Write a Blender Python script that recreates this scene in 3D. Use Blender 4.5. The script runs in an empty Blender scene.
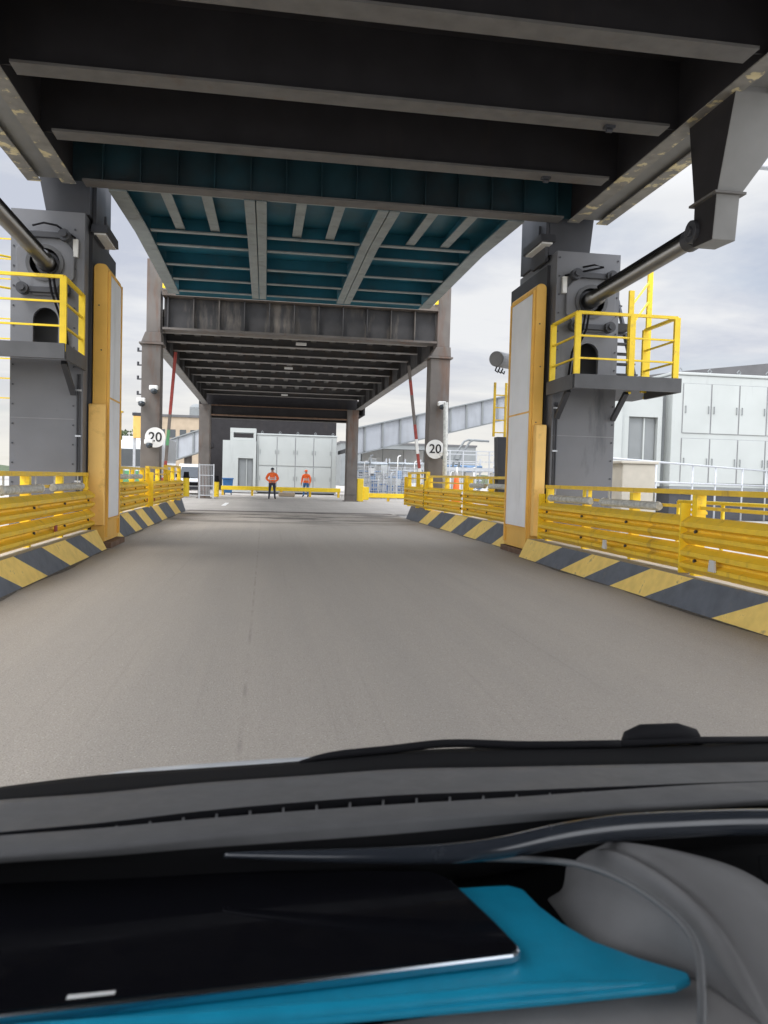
import bpy, bmesh, math, random
from mathutils import Vector, Matrix
random.seed(7)
S = bpy.context.scene
COL = S.collection
PI = math.pi

# ------------------------------------------------------------------ materials
def mat(name, col, rough=.6, metal=0., var=.12, scale=3., col2=None, thr=(.55, .7), scale2=1.2, streak=False, bump=0., bscale=60., spec=.4, coat=0.):
    m = bpy.data.materials.new(name); m.use_nodes = True
    nt = m.node_tree; N = nt.nodes; L = nt.links
    b = N['Principled BSDF']
    b.inputs['Roughness'].default_value = rough; b.inputs['Metallic'].default_value = metal
    b.inputs['Specular IOR Level'].default_value = spec
    b.inputs['Coat Weight'].default_value = coat
    g = N.new('ShaderNodeNewGeometry')
    n1 = N.new('ShaderNodeTexNoise'); n1.inputs['Scale'].default_value = scale; n1.inputs['Detail'].default_value = 6
    L.new(g.outputs['Position'], n1.inputs['Vector'])
    hv = N.new('ShaderNodeMapRange'); hv.inputs[1].default_value = .3; hv.inputs[2].default_value = .7
    hv.inputs[3].default_value = 1 - var; hv.inputs[4].default_value = 1 + var
    L.new(n1.outputs['Fac'], hv.inputs[0])
    base = N.new('ShaderNodeRGB'); base.outputs[0].default_value = (*col, 1)
    out = base.outputs[0]
    if col2:
        mp = N.new('ShaderNodeMapping'); mp.inputs['Scale'].default_value = (1, 1, .18) if streak else (1, 1, 1)
        L.new(g.outputs['Position'], mp.inputs['Vector'])
        n2 = N.new('ShaderNodeTexNoise'); n2.inputs['Scale'].default_value = scale2; n2.inputs['Detail'].default_value = 8; n2.inputs['Roughness'].default_value = .65
        L.new(mp.outputs[0], n2.inputs['Vector'])
        r = N.new('ShaderNodeMapRange'); r.inputs[1].default_value = thr[0]; r.inputs[2].default_value = thr[1]
        L.new(n2.outputs['Fac'], r.inputs[0])
        mx = N.new('ShaderNodeMix'); mx.data_type = 'RGBA'; mx.inputs[7].default_value = (*col2, 1)
        L.new(r.outputs[0], mx.inputs[0]); L.new(out, mx.inputs[6]); out = mx.outputs[2]
    mu = N.new('ShaderNodeVectorMath'); mu.operation = 'SCALE'
    L.new(out, mu.inputs[0]); L.new(hv.outputs[0], mu.inputs['Scale'])
    L.new(mu.outputs[0], b.inputs['Base Color'])
    if bump:
        n3 = N.new('ShaderNodeTexNoise'); n3.inputs['Scale'].default_value = bscale; n3.inputs['Detail'].default_value = 4
        L.new(g.outputs['Position'], n3.inputs['Vector'])
        bp = N.new('ShaderNodeBump'); bp.inputs['Strength'].default_value = bump; bp.inputs['Distance'].default_value = .02
        L.new(n3.outputs['Fac'], bp.inputs['Height']); L.new(bp.outputs[0], b.inputs['Normal'])
    return m

M = {}
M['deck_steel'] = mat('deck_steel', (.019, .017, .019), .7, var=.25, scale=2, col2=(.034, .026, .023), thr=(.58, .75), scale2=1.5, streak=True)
M['flange'] = mat('flange_steel', (.12, .115, .11), .65, var=.15, scale=4, col2=(.085, .068, .055), thr=(.55, .75), scale2=2)
M['girder_cream'] = mat('peeling_cream', (.22, .21, .19), .7, var=.2, scale=4, col2=(.58, .50, .30), thr=(.54, .58), scale2=3.2)
M['teal'] = mat('reflection_teal_plate', (.010, .108, .16), .55, var=.25, scale=1.2, col2=(.04, .06, .07), thr=(.55, .8), scale2=.9)  # teal is the windscreen reflection, painted into the span's steel
M['reflection_teal_dark'] = mat('reflection_teal_web', (.010, .045, .060), .6, var=.3, scale=.9, col2=(.02, .022, .024), thr=(.45, .7), scale2=.5)  # the same windscreen reflection painted onto the last deck beam
M['teal_flange'] = mat('grey_green_flange', (.24, .27, .27), .6, var=.12, scale=3, col2=(.16, .17, .16), thr=(.55, .75), scale2=2.5)
M['tower'] = mat('tower_grey', (.165, .17, .185), .5, var=.08, scale=1.5, col2=(.065, .07, .08), thr=(.62, .72), scale2=1.1, streak=True)
M['tower_stained'] = mat('tower_stained', (.165, .17, .185), .5, var=.08, scale=1.5, col2=(.03, .032, .036), thr=(.63, .66), scale2=2.6, streak=True)
M['tower_dark'] = mat('tower_dark', (.05, .052, .06), .55, var=.15, scale=2)
M['tower_edge'] = mat('grey_edge', (.25, .255, .265), .5, var=.1, scale=3)
M['channel_grey'] = mat('channel_grey', (.085, .087, .092), .55, var=.15, scale=3)
M['bracket'] = mat('bracket_grey', (.195, .195, .19), .6, var=.1, scale=2, col2=(.14, .13, .12), thr=(.6, .75), scale2=1.4)
M['black'] = mat('black_rubber', (.010, .010, .012), .75, var=.2, spec=.15)
M['yellow'] = mat('barrier_yellow', (.86, .57, .042), .42, var=.10, scale=6, col2=(.50, .32, .06), thr=(.56, .70), scale2=3.6, streak=True)
M['yellow_bright'] = mat('rail_yellow', (.92, .65, .03), .45, var=.08, scale=5, col2=(.50, .35, .06), thr=(.6, .75), scale2=5)
M['yellow_pillar'] = mat('pillar_yellow', (.86, .51, .11), .55, var=.08, scale=1.5, col2=(.50, .28, .05), thr=(.56, .75), scale2=1.3, streak=True)
M['yellow_cover'] = mat('cover_yellow', (.90, .57, .17), .55, var=.07, scale=2, col2=(.55, .33, .08), thr=(.58, .75), scale2=2)
M['rust'] = mat('rust_brown', (.17, .105, .07), .8, var=.3, scale=5)
M['white_panel'] = mat('white_panel', (.86, .875, .90), .5, var=.05, scale=1.5, col2=(.66, .67, .68), thr=(.58, .75), scale2=1.6, streak=True)
M['unit_white'] = mat('unit_white', (.44, .465, .455), .5, var=.04, scale=.8, col2=(.31, .325, .32), thr=(.6, .8), scale2=.8, streak=True)
M['unit_shade'] = mat('unit_grey', (.22, .235, .24), .5, var=.08, scale=1)
M['column'] = mat('column_steel', (.15, .135, .124), .7, var=.18, scale=1.5, col2=(.14, .08, .055), thr=(.54, .70), scale2=1.7, streak=True)
M['galv'] = mat('galvanised', (.50, .52, .55), .45, metal=.3, var=.1, scale=8)
M['fitting'] = mat('lamp_housing', (.52, .52, .48), .5, var=.25, scale=14)
M['span_steel'] = mat('span_steel', (.075, .072, .072), .7, var=.2, scale=2, col2=(.10, .075, .06), thr=(.55, .72), scale2=1.5, streak=True)
M['rib_steel'] = mat('rib_steel', (.13, .125, .12), .7, var=.15, scale=3)
M['span_flange'] = mat('span_flange', (.24, .23, .22), .65, var=.15, scale=3, col2=(.16, .12, .09), thr=(.56, .72), scale2=2)
M['head_web'] = mat('head_web', (.055, .054, .056), .7, var=.25, scale=2, col2=(.17, .15, .13), thr=(.52, .68), scale2=2.2, streak=True)
M['head_cap'] = mat('head_cap', (.15, .125, .108), .75, var=.25, scale=4)
M['pipe_pale'] = mat('pipe_pale', (.46, .50, .53), .5, var=.1)
M['pipe_blue'] = mat('pipe_blue', (.16, .26, .42), .5, var=.1)
M['tablet_rim'] = mat('tablet_rim', (.55, .60, .64), .2, metal=1., var=.03)
M['chrome'] = mat('polished_rod', (.25, .245, .235), .33, metal=1., var=.05)
M['kerb_dark'] = mat('kerb_slate', (.13, .145, .17), .75, var=.15, scale=5, col2=(.18, .18, .18), thr=(.58, .75), scale2=4, bump=.2)
M['kerb_yellow'] = mat('kerb_yellow', (.92, .66, .19), .7, var=.1, scale=6, col2=(.50, .38, .16), thr=(.60, .68), scale2=6, bump=.2)
M['concrete'] = mat('concrete', (.40, .385, .36), .9, var=.12, scale=2.5, col2=(.29, .28, .26), thr=(.5, .75), scale2=.7, bump=.25)
M['concrete_pale'] = mat('concrete_pale', (.46, .43, .37), .9, var=.08, scale=3, bump=.2)
M['white_paint'] = mat('white_paint', (.78, .78, .76), .5, var=.05)
M['black_paint'] = mat('black_paint', (.02, .02, .022), .5, var=.1)
M['red_paint'] = mat('red_paint', (.30, .05, .04), .5, var=.15, scale=8)
M['green_paint'] = mat('green_paint', (.10, .30, .14), .5, var=.1)
M['orange'] = mat('hi_vis_orange', (.95, .16, .03), .7, var=.08, scale=12)
M['navy'] = mat('navy_cloth', (.03, .035, .055), .8, var=.2)
M['skin'] = mat('skin', (.45, .26, .18), .6, var=.05)
M['silver'] = mat('reflective_tape', (.62, .62, .60), .4, var=.05)
M['blue'] = mat('blue_plastic', (.04, .16, .42), .5, var=.15)
M['glass'] = mat('dark_glass', (.035, .045, .055), .08, var=.05, spec=.6)
M['van_white'] = mat('van_white', (.72, .74, .76), .3, var=.03, coat=.4)
M['tyre'] = mat('tyre', (.02, .02, .02), .85, var=.1)
M['brick'] = mat('tan_wall', (.42, .34, .25), .85, var=.12, scale=1)
M['redwall'] = mat('red_wall', (.36, .09, .07), .8, var=.1, scale=1)
M['roof_grey'] = mat('roof_grey', (.12, .12, .125), .7, var=.1, scale=1)
M['leaf'] = mat('leaf', (.06, .085, .035), .7, var=.4, scale=1.5)
M['bark'] = mat('bark', (.10, .075, .055), .9, var=.2)
M['girder_pale'] = mat('parapet_grey', (.37, .39, .42), .6, var=.08, scale=1, col2=(.29, .30, .32), thr=(.5, .75), scale2=.8, streak=True)
M['dash'] = mat('dash_plastic', (.125, .125, .127), .62, var=.06, scale=30, bump=.10, bscale=900, spec=.35)
M['dash_soft'] = mat('dash_soft', (.16, .158, .158), .65, var=.06, scale=25, bump=.10, bscale=700, spec=.3)
M['dash_black'] = mat('dash_black', (.010, .010, .011), .85, var=.1, bump=.05, bscale=600, spec=.12)
M['dash_light'] = mat('dash_light', (.33, .32, .315), .65, var=.06, scale=25, bump=.10, bscale=700, spec=.3)
M['gloss_black'] = mat('gloss_black', (.028, .033, .042), .22, var=.05, scale=20, spec=.7, coat=.3)
M['tablet_black'] = mat('tablet_glass', (.006, .006, .008), .06, var=.02, spec=.3)
M['teal_vinyl'] = mat('teal_vinyl', (.008, .30, .48), .38, var=.08, scale=25, bump=.06, bscale=300, spec=.5)
M['cable'] = mat('grey_cable', (.12, .123, .126), .5, var=.05)

def smudge(m, lo, hi, sc):
    nt = M[m].node_tree; N = nt.nodes; L = nt.links; g = N.new('ShaderNodeNewGeometry'); n = N.new('ShaderNodeTexNoise'); n.inputs['Scale'].default_value = sc; n.inputs['Detail'].default_value = 7; n.inputs['Roughness'].default_value = .65
    r = N.new('ShaderNodeMapRange'); r.inputs[1].default_value = .4; r.inputs[2].default_value = .68; r.inputs[3].default_value = lo; r.inputs[4].default_value = hi
    L.new(g.outputs['Position'], n.inputs['Vector']); L.new(n.outputs['Fac'], r.inputs[0]); L.new(r.outputs[0], N['Principled BSDF'].inputs['Roughness'])
smudge('tablet_black', .04, .22, 14); smudge('gloss_black', .14, .30, 18); smudge('dash', .5, .75, 9); smudge('glass', .04, .2, 5); smudge('yellow', .35, .6, 6)
def asphalt(name, c1, c2, patch, road=False):
    m = bpy.data.materials.new(name); m.use_nodes = True
    nt = m.node_tree; N = nt.nodes; L = nt.links; b = N['Principled BSDF']
    b.inputs['Roughness'].default_value = .88; b.inputs['Specular IOR Level'].default_value = .25
    g = N.new('ShaderNodeNewGeometry')
    def noise(sc, det, vec=None, ro=.5):
        n = N.new('ShaderNodeTexNoise'); n.inputs['Scale'].default_value = sc; n.inputs['Detail'].default_value = det; n.inputs['Roughness'].default_value = ro
        L.new(vec or g.outputs['Position'], n.inputs['Vector']); return n.outputs['Fac']
    def mapped(scale, loc=(0, 0, 0)):
        mp = N.new('ShaderNodeMapping'); mp.inputs['Scale'].default_value = scale; mp.inputs['Location'].default_value = loc; L.new(g.outputs['Position'], mp.inputs['Vector']); return mp.outputs[0]
    def ramp(f, a, b_, lo, hi):
        r = N.new('ShaderNodeMapRange'); r.inputs[1].default_value = a; r.inputs[2].default_value = b_; r.inputs[3].default_value = lo; r.inputs[4].default_value = hi
        L.new(f, r.inputs[0]); return r.outputs[0]
    def math_(op, a, c):
        n = N.new('ShaderNodeMath'); n.operation = op
        for i, v in enumerate((a, c)):
            if isinstance(v, (int, float)): n.inputs[i].default_value = v
            else: L.new(v, n.inputs[i])
        return n.outputs[0]
    def mixc(f, a, c):
        n = N.new('ShaderNodeMix'); n.data_type = 'RGBA'; L.new(f, n.inputs[0])
        if isinstance(a, tuple): n.inputs[6].default_value = (*a, 1)
        else: L.new(a, n.inputs[6])
        n.inputs[7].default_value = (*c, 1); return n.outputs[2]
    lanes = ramp(noise(1, 4, mapped((1.5, .05, 1)), .6), .35, .65, 0, 1)          # long wheel-worn bands
    col = mixc(lanes, c1, c2)
    col = mixc(ramp(noise(.55, 7, None, .6), .38, .7, 0, .5), col, patch)
    col = mixc(ramp(noise(1, 5, mapped((14, .12, 1), (3, 1, 0)), .6), .60, .76, 0, .32), col, tuple(c * .72 for c in c2))   # narrow tyre streaks
    col = mixc(ramp(noise(2.3, 8, mapped((1, .6, 1), (9, 4, 0)), .7), .66, .74, 0, .5), col, tuple(c * .62 for c in c2))     # oil and damp spots
    col = mixc(ramp(noise(70, 2, mapped((1, 1, 1), (2, 2, 0))), .66, .72, 0, .55), col, (.60, .57, .52))                       # pale stone chips
    col = mixc(ramp(noise(85, 2, mapped((1, 1, 1), (6, 1, 0))), .64, .72, 0, .6), col, tuple(c * .5 for c in c2))
    if road:
        sp = N.new('ShaderNodeSeparateXYZ'); L.new(g.outputs['Position'], sp.inputs[0])
        w = math_('ABSOLUTE', math_('ADD', sp.outputs[0], .10), 0.0)
        seam = math_('MULTIPLY', ramp(w, .006, .016, 1, 0), ramp(noise(3, 6), .42, .62, 0, .32))                                   # broken paving seam
        col = mixc(seam, col, tuple(c * .45 for c in c2))
        endz = math_('MULTIPLY', ramp(sp.outputs[1], 22, 27, 0, 1), ramp(noise(.8, 6, mapped((.35, .8, 1)), .65), .50, .56, 0, .85))  # dark damp patches by the joint
        col = mixc(endz, col, (.10, .093, .085))
    fine = ramp(noise(150, 3), .3, .7, .84, 1.16)
    m1 = N.new('ShaderNodeVectorMath'); m1.operation = 'SCALE'; L.new(col, m1.inputs[0]); L.new(fine, m1.inputs['Scale'])
    L.new(m1.outputs[0], b.inputs['Base Color'])
    bp = N.new('ShaderNodeBump'); bp.inputs['Strength'].default_value = .6; bp.inputs['Distance'].default_value = .008
    L.new(noise(90, 4), bp.inputs['Height']); L.new(bp.outputs[0], b.inputs['Normal'])
    return m
M['asphalt'] = asphalt('road_surface', (.388, .352, .310), (.348, .319, .285), (.374, .340, .300), True)
M['apron'] = asphalt('apron_surface', (.46, .43, .39), (.41, .385, .35), (.31, .29, .265))

# ------------------------------------------------------------------ mesh builder
class MB:
    def __init__(s): s.v = []; s.f = []; s.m = []
    def face(s, idx, mi=0): s.f.append(tuple(idx)); s.m.append(mi)
    def add(s, verts, faces, mi=0):
        o = len(s.v); s.v += [Vector(p) for p in verts]
        for f in faces: s.face([i + o for i in f], mi)
        return s
    def box(s, x0, x1, y0, y1, z0, z1, mi=0):
        v = [(x, y, z) for z in (z0, z1) for y in (y0, y1) for x in (x0, x1)]
        return s.add(v, [(0, 2, 3, 1), (4, 5, 7, 6), (0, 1, 5, 4), (2, 6, 7, 3), (0, 4, 6, 2), (1, 3, 7, 5)], mi)
    def prism(s, poly, axis, a, b, mi=0):
        """poly: 2-D outline; axis x -> (y,z), y -> (x,z), z -> (x,y)"""
        def P(p, t): return {'x': (t, p[0], p[1]), 'y': (p[0], t, p[1]), 'z': (p[0], p[1], t)}[axis]
        n = len(poly); v = [P(p, a) for p in poly] + [P(p, b) for p in poly]
        f = [tuple(range(n)), tuple(range(2 * n - 1, n - 1, -1))] + [(i, (i + 1) % n, n + (i + 1) % n, n + i) for i in range(n)]
        return s.add(v, f, mi)
    def bar(s, p, q, w, h, mi=0, up=(0, 0, 1)):
        p, q = Vector(p), Vector(q); d = (q - p).normalized(); up = Vector(up)
        if abs(d.dot(up)) > .98: up = Vector((0, 1, 0))
        a = d.cross(up).normalized(); u = a.cross(d)
        v = [c + a * (sx * w / 2) + u * (sz * h / 2) for c in (p, q) for sx, sz in ((-1, -1), (1, -1), (1, 1), (-1, 1))]
        return s.add(v, [(3, 2, 1, 0), (4, 5, 6, 7)] + [(i, (i + 1) % 4, 4 + (i + 1) % 4, 4 + i) for i in range(4)], mi)
    def tube(s, pts, r, n=10, mi=0):
        pts = [Vector(p) for p in pts]; R = r if isinstance(r, (list, tuple)) else [r] * len(pts)
        o = len(s.v); prev = None
        for i, p in enumerate(pts):
            d = (pts[min(i + 1, len(pts) - 1)] - pts[max(i - 1, 0)]).normalized()
            if prev is None:
                a = d.cross(Vector((0, 0, 1)))
                if a.length < .05: a = d.cross(Vector((0, 1, 0)))
                a.normalize()
            else: a = (prev - d * prev.dot(d)).normalized()
            prev = a; b = d.cross(a)
            for k in range(n):
                t = 2 * PI * k / n; s.v.append(p + (a * math.cos(t) + b * math.sin(t)) * R[i])
        for i in range(len(pts) - 1):
            for k in range(n):
                k2 = (k + 1) % n
                s.face((o + i * n + k, o + i * n + k2, o + (i + 1) * n + k2, o + (i + 1) * n + k), mi)
        s.face([o + k for k in range(n)][::-1], mi); s.face([o + (len(pts) - 1) * n + k for k in range(n)], mi)
        return s
    def grid(s, rows, mi=0):
        o = len(s.v); n = len(rows[0])
        for r in rows: s.v += [Vector(p) for p in r]
        for i in range(len(rows) - 1):
            for k in range(n - 1):
                s.face((o + i * n + k, o + i * n + k + 1, o + (i + 1) * n + k + 1, o + (i + 1) * n + k), mi)
        return s
    def plate(s, outer, holes, y0, y1, mi=0):
        """plate in the x-z plane with holes, from y0 to y1"""
        bm = bmesh.new(); es = []
        for loop in [outer] + holes:
            vs = [bm.verts.new((p[0], y0, p[1])) for p in loop]
            es += [bm.edges.new((vs[i], vs[(i + 1) % len(vs)])) for i in range(len(vs))]
        bmesh.ops.triangle_fill(bm, edges=es, use_beauty=True, use_dissolve=False)
        r = bmesh.ops.extrude_face_region(bm, geom=list(bm.faces))
        bmesh.ops.translate(bm, vec=(0, y1 - y0, 0), verts=[g for g in r['geom'] if isinstance(g, bmesh.types.BMVert)])
        bm.verts.index_update()
        s.add([v.co.copy() for v in bm.verts], [[v.index for v in f.verts] for f in bm.faces], mi); bm.free(); return s
    def build(s, name, mats, parent=None, smooth=False, bevel=0., local=False, solid=0., sub=0, fix=True):
        me = bpy.data.meshes.new(name)
        V = s.v
        if parent is not None and not local:
            W = Matrix.Identity(4); p = parent
            while p is not None: W = p.matrix_basis @ W; p = p.parent
            Wi = W.inverted(); V = [Wi @ v for v in V]
        me.from_pydata([tuple(v) for v in V], [], s.f)
        mats = mats if isinstance(mats, (list, tuple)) else [mats]
        for m in mats: me.materials.append(M[m])
        for p, mi in zip(me.polygons, s.m): p.material_index = mi; p.use_smooth = smooth
        if fix:
            bm = bmesh.new(); bm.from_mesh(me); bmesh.ops.recalc_face_normals(bm, faces=bm.faces); bm.to_mesh(me); bm.free()
        o = bpy.data.objects.new(name, me); COL.objects.link(o)
        if parent is not None: o.parent = parent
        if solid:
            d = o.modifiers.new('thick', 'SOLIDIFY'); d.thickness = solid; d.offset = -1
        if bevel:
            d = o.modifiers.new('edge', 'BEVEL'); d.width = bevel; d.segments = 2; d.limit_method = 'ANGLE'; d.angle_limit = math.radians(40)
        if sub:
            d = o.modifiers.new('smooth', 'SUBSURF'); d.levels = sub; d.render_levels = sub
        return o

def thing(name, label, cat, loc=(0, 0, 0), rotz=0, group=None):
    o = bpy.data.objects.new(name, None); COL.objects.link(o)
    o.location = loc; o.rotation_euler = (0, 0, rotz); o.empty_display_size = .2
    return tag(o, label, cat, group)
def tag(o, label, cat, group=None):
    o['label'] = label; o['category'] = cat
    if group: o['group'] = group
    return o
def struct(o): o['kind'] = 'structure'; return o
def stuff(o, label=None, cat=None):
    o['kind'] = 'stuff'
    if label: o['label'] = label; o['category'] = cat
    return o
def kids(o): return [c for c in bpy.data.objects if c.parent == o]
def dup(root, loc, rotz=0, label=None, group=None):
    def cp(o, par):
        c = o.copy(); COL.objects.link(c)
        if par is not None: c.parent = par
        for k in kids(o): cp(k, c)
        return c
    r = cp(root, None); r.location = loc; r.rotation_euler = (0, 0, rotz)
    if label: r['label'] = label
    if group: r['group'] = group
    return r
def lettering(txt, size, loc, rot, parent, mtl='black_paint', name='lettering'):
    cu = bpy.data.curves.new(name, 'FONT'); cu.body = txt; cu.size = size; cu.align_x = 'CENTER'; cu.align_y = 'CENTER'; cu.extrude = .004; cu.offset = size * .012
    t = bpy.data.objects.new('tmp', cu); COL.objects.link(t)
    dg = bpy.context.evaluated_depsgraph_get()
    me = bpy.data.meshes.new_from_object(t.evaluated_get(dg)); bpy.data.objects.remove(t)
    me.materials.clear(); me.materials.append(M[mtl])
    o = bpy.data.objects.new(name, me); COL.objects.link(o); o.parent = parent; o.location = loc; o.rotation_euler = rot
    return o
def circle(cx, cz, r, n=24, a0=0.): return [(cx + r * math.cos(a0 + 2 * PI * i / n), cz + r * math.sin(a0 + 2 * PI * i / n)) for i in range(n)]

# ------------------------------------------------------------------ ground and road
RX0, RX1 = -2.98, 5.12
b = MB()
b.add([(-600, -300, -.03), (600, -300, -.03), (600, 900, -.03), (-600, 900, -.03)], [(0, 1, 2, 3)])
struct(b.build('ground', 'concrete'))
b = MB(); b.add([(-14, 31.5, 0), (15, 31.5, 0), (15, 95, 0), (-14, 95, 0)], [(0, 1, 2, 3)])
struct(b.build('apron', 'apron'))
b = MB(); b.add([(RX0, -8, .004), (RX1, -8, .004), (RX1, 31.9, .004), (RX0, 31.9, .004)], [(0, 1, 2, 3)])
struct(b.build('road', 'asphalt'))
b = MB()
for y0, y1 in ((31.2, 31.5), (31.56, 31.9)): b.box(RX0 + .1, RX1 - .1, y0, y1, -.05, .012)
for k in range(26): b.box(RX0 + .2 + k * .3, RX0 + .32 + k * .3, 31.5, 31.56, -.05, .01)
struct(b.build('road_joint', 'column'))
b = MB(); b.box(-1.95, -1.75, 37, 41, 0, .005); struct(b.build('road_marking', 'white_paint'))

def grit(x, s, y0, y1, seed):
    rr = random.Random(seed); b = MB(); a = []; c = []; y = y0; i = 0
    while y < y1:
        w = .03 + .05 * rr.random() + .03 * math.sin(y * 1.7); a.append((x - s * .04, y, .008)); c.append((x + s * w, y + rr.uniform(-.02, .02), .008)); y += rr.uniform(.15, .4)
    b.grid([a, c]); g = struct(b.build('road_grit', 'grit'))
M['grit'] = mat('grit', (.125, .115, .105), .95, var=.35, scale=25, col2=(.24, .22, .19), thr=(.45, .65), scale2=18, bump=.5, bscale=120)
grit(-2.80, 1, 3.5, 15.0, 1); grit(-2.98, 1, 16.7, 31, 2); grit(4.76, -1, 3.2, 14.5, 3); grit(5.06, -1, 16.3, 28.2, 4)
def kerb(name, xb, xt, xk, h, bounds, first, y0, y1):
    """sloping kerb; bounds = stripe limits along its foot, the stripes lean towards the near end; returns one mesh"""
    b = MB(); lean = .9 * h / .35
    ys = [y0] + bounds + [y1]; c = first
    def cl(y): return min(max(y, y0), y1)
    for a, e in zip(ys[:-1], ys[1:]):
        la = 0 if a == y0 else lean; le = 0 if e == y1 else lean
        # split each stripe in a few pieces so that chips and joints do not look ruled
        b.add([(xb, a, 0), (xb, e, 0), (xt, cl(e - le), h), (xt, cl(a - la), h)], [(0, 1, 2, 3)], c)
        c = 1 - c
    b.add([(xt, y0, h), (xt, y1, h), (xk, y1, h), (xk, y0, h)], [(0, 1, 2, 3)], 2)
    b.add([(xk, y0, 0), (xk, y1, 0), (xk, y1, h), (xk, y0, h)], [(0, 1, 2, 3)], 2)
    for y in (y0, y1): b.add([(xb, y, 0), (xt, y, h), (xk, y, h), (xk, y, 0)], [(0, 1, 2, 3)], 0)
    return struct(b.build(name, ['kerb_dark', 'kerb_yellow', 'concrete_pale']))
kerb('kerb_left_near', -2.80, -2.98, -3.6, .35, [5.6, 6.8, 8.0, 8.95, 9.95, 11.06, 12.3, 13.58, 14.6], 0, 3.5, 15.0)
kerb('kerb_left_far', -2.98, -3.14, -3.75, .47, [17.9, 19.5, 20.5, 21.5, 22.7, 24.4, 25.7, 28.0, 29.7], 1, 16.65, 31.4)
kerb('kerb_right_near', 4.76, 4.92, 5.6, .35, [4.4, 6.2, 7.93, 9.47, 10.5, 11.4, 12.38, 13.6], 1, 3.0, 14.5)
kerb('kerb_right_far', 5.06, 5.24, 5.85, .47, [17.4, 18.8, 20.0, 21.4, 22.8, 24.6, 26.0], 1, 16.3, 28.4)

# ------------------------------------------------------------------ overhead deck (first span)
XL, XR = -3.34, 5.54
deck = thing('overhead_deck', 'black steel upper deck with broad cross beams spanning low over the near roadway', 'bridge deck', (1.13, 7, 6.3))
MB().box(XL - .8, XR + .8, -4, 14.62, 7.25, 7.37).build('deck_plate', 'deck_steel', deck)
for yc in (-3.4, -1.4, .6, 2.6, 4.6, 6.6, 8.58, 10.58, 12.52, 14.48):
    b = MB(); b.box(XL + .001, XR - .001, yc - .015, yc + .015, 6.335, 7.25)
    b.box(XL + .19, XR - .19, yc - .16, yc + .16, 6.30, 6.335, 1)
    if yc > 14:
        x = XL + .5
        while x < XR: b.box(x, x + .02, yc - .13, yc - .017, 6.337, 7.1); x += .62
    b.build('cross_beam', ['reflection_teal_dark' if yc > 14 else 'deck_steel', 'flange'], deck)
for x, y in ((4.55, 10.58), (4.35, 12.52)):
    k = MB(); k.box(x - .07, x + .07, y - .05, y + .05, 6.265, 6.299); k.tube([(x - .04, y, 6.24), (x + .04, y, 6.24)], .03, 8); k.build('beam_clamp', 'tower_dark', deck)
for sx, xi in ((-1, XL), (1, XR)):
    b = MB()
    def bx(a, c, y0, y1, z0, z1, mi=0): b.box(*sorted((xi + sx * a, xi + sx * c)), y0, y1, z0, z1, mi)
    bx(0, .03, -4, 14.5, 6.31, 7.24, 2)
    bx(-.05, .18, -4, 14.52, 6.29, 6.308, 1); bx(.03, .62, -4, 14.5, 6.36, 6.38)
    bx(.62, .65, -4, 14.5, 6.31, 7.24); bx(.52, .74, -4, 14.52, 6.29, 6.308, 1)
    for k in range(9): bx(.031, .619, -3 + k * 2, -2.97 + k * 2, 6.385, 7.2)
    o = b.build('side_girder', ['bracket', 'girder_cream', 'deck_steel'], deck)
# bracket arms that the lifting rams push against
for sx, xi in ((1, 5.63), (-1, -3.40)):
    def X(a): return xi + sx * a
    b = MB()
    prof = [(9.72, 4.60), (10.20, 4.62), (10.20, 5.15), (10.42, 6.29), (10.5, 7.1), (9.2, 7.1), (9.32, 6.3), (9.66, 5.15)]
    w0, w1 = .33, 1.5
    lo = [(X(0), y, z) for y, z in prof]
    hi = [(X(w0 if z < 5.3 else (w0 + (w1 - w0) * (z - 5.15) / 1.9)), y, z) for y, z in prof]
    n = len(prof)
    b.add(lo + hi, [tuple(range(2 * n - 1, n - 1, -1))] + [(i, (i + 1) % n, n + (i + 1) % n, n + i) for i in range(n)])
    b.face([i for i in range(n)], 1)  # road-side face coloured near-black, its shade painted in
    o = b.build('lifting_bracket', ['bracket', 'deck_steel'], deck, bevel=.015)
    c = MB(); c.box(*sorted((X(-.05), X(.38))), 9.6, 10.25, 5.16, 5.19); c.build('stiffener_plate', 'flange', o)
    c = MB(); c.tube([(X(-.06), 10.18, 4.83), (X(.40), 10.18, 4.83)], .15, 16); c.tube([(X(-.10), 10.18, 4.83), (X(.44), 10.18, 4.83)], .07, 12)
    c.build('pin_eye', 'tower_dark', o, smooth=False, bevel=.01)

# ------------------------------------------------------------------ second span: hinged transition panel
sp2 = thing('transition_span', 'hinged span with painted teal windscreen reflection and pale grey ribs beyond the black deck', 'bridge span', (1, 20, 6.4))
X0, X1, YK, ZK = -2.78, 4.70, 17.65, 6.46
def edge_line(x, w, zoff=0., h=.03, b=None, mi=0):
    b.bar((x, 14.72, 6.31 + zoff), (x, YK, ZK + zoff), w, h, mi); b.bar((x, YK, ZK + zoff), (x, 23.5, ZK + .03 + zoff), w, h, mi)
b = MB(); b.add([(X0, 14.7, 6.72), (X1, 14.7, 6.72), (X1, YK, 6.82), (X0, YK, 6.82)], [(0, 1, 2, 3)])
b.add([(X0, YK, 6.82), (X1, YK, 6.82), (X1, 25.2, 6.85), (X0, 25.2, 6.85)], [(0, 1, 2, 3)])
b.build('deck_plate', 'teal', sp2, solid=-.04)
for x in (X0, X1):
    b = MB(); edge_line(x + (.13 if x < 0 else -.13), .30, b=b, mi=1); edge_line(x + (.02 if x < 0 else -.02), .03, .2, .38, b=b); b.build('edge_girder', ['teal', 'teal_flange'], sp2)
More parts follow.
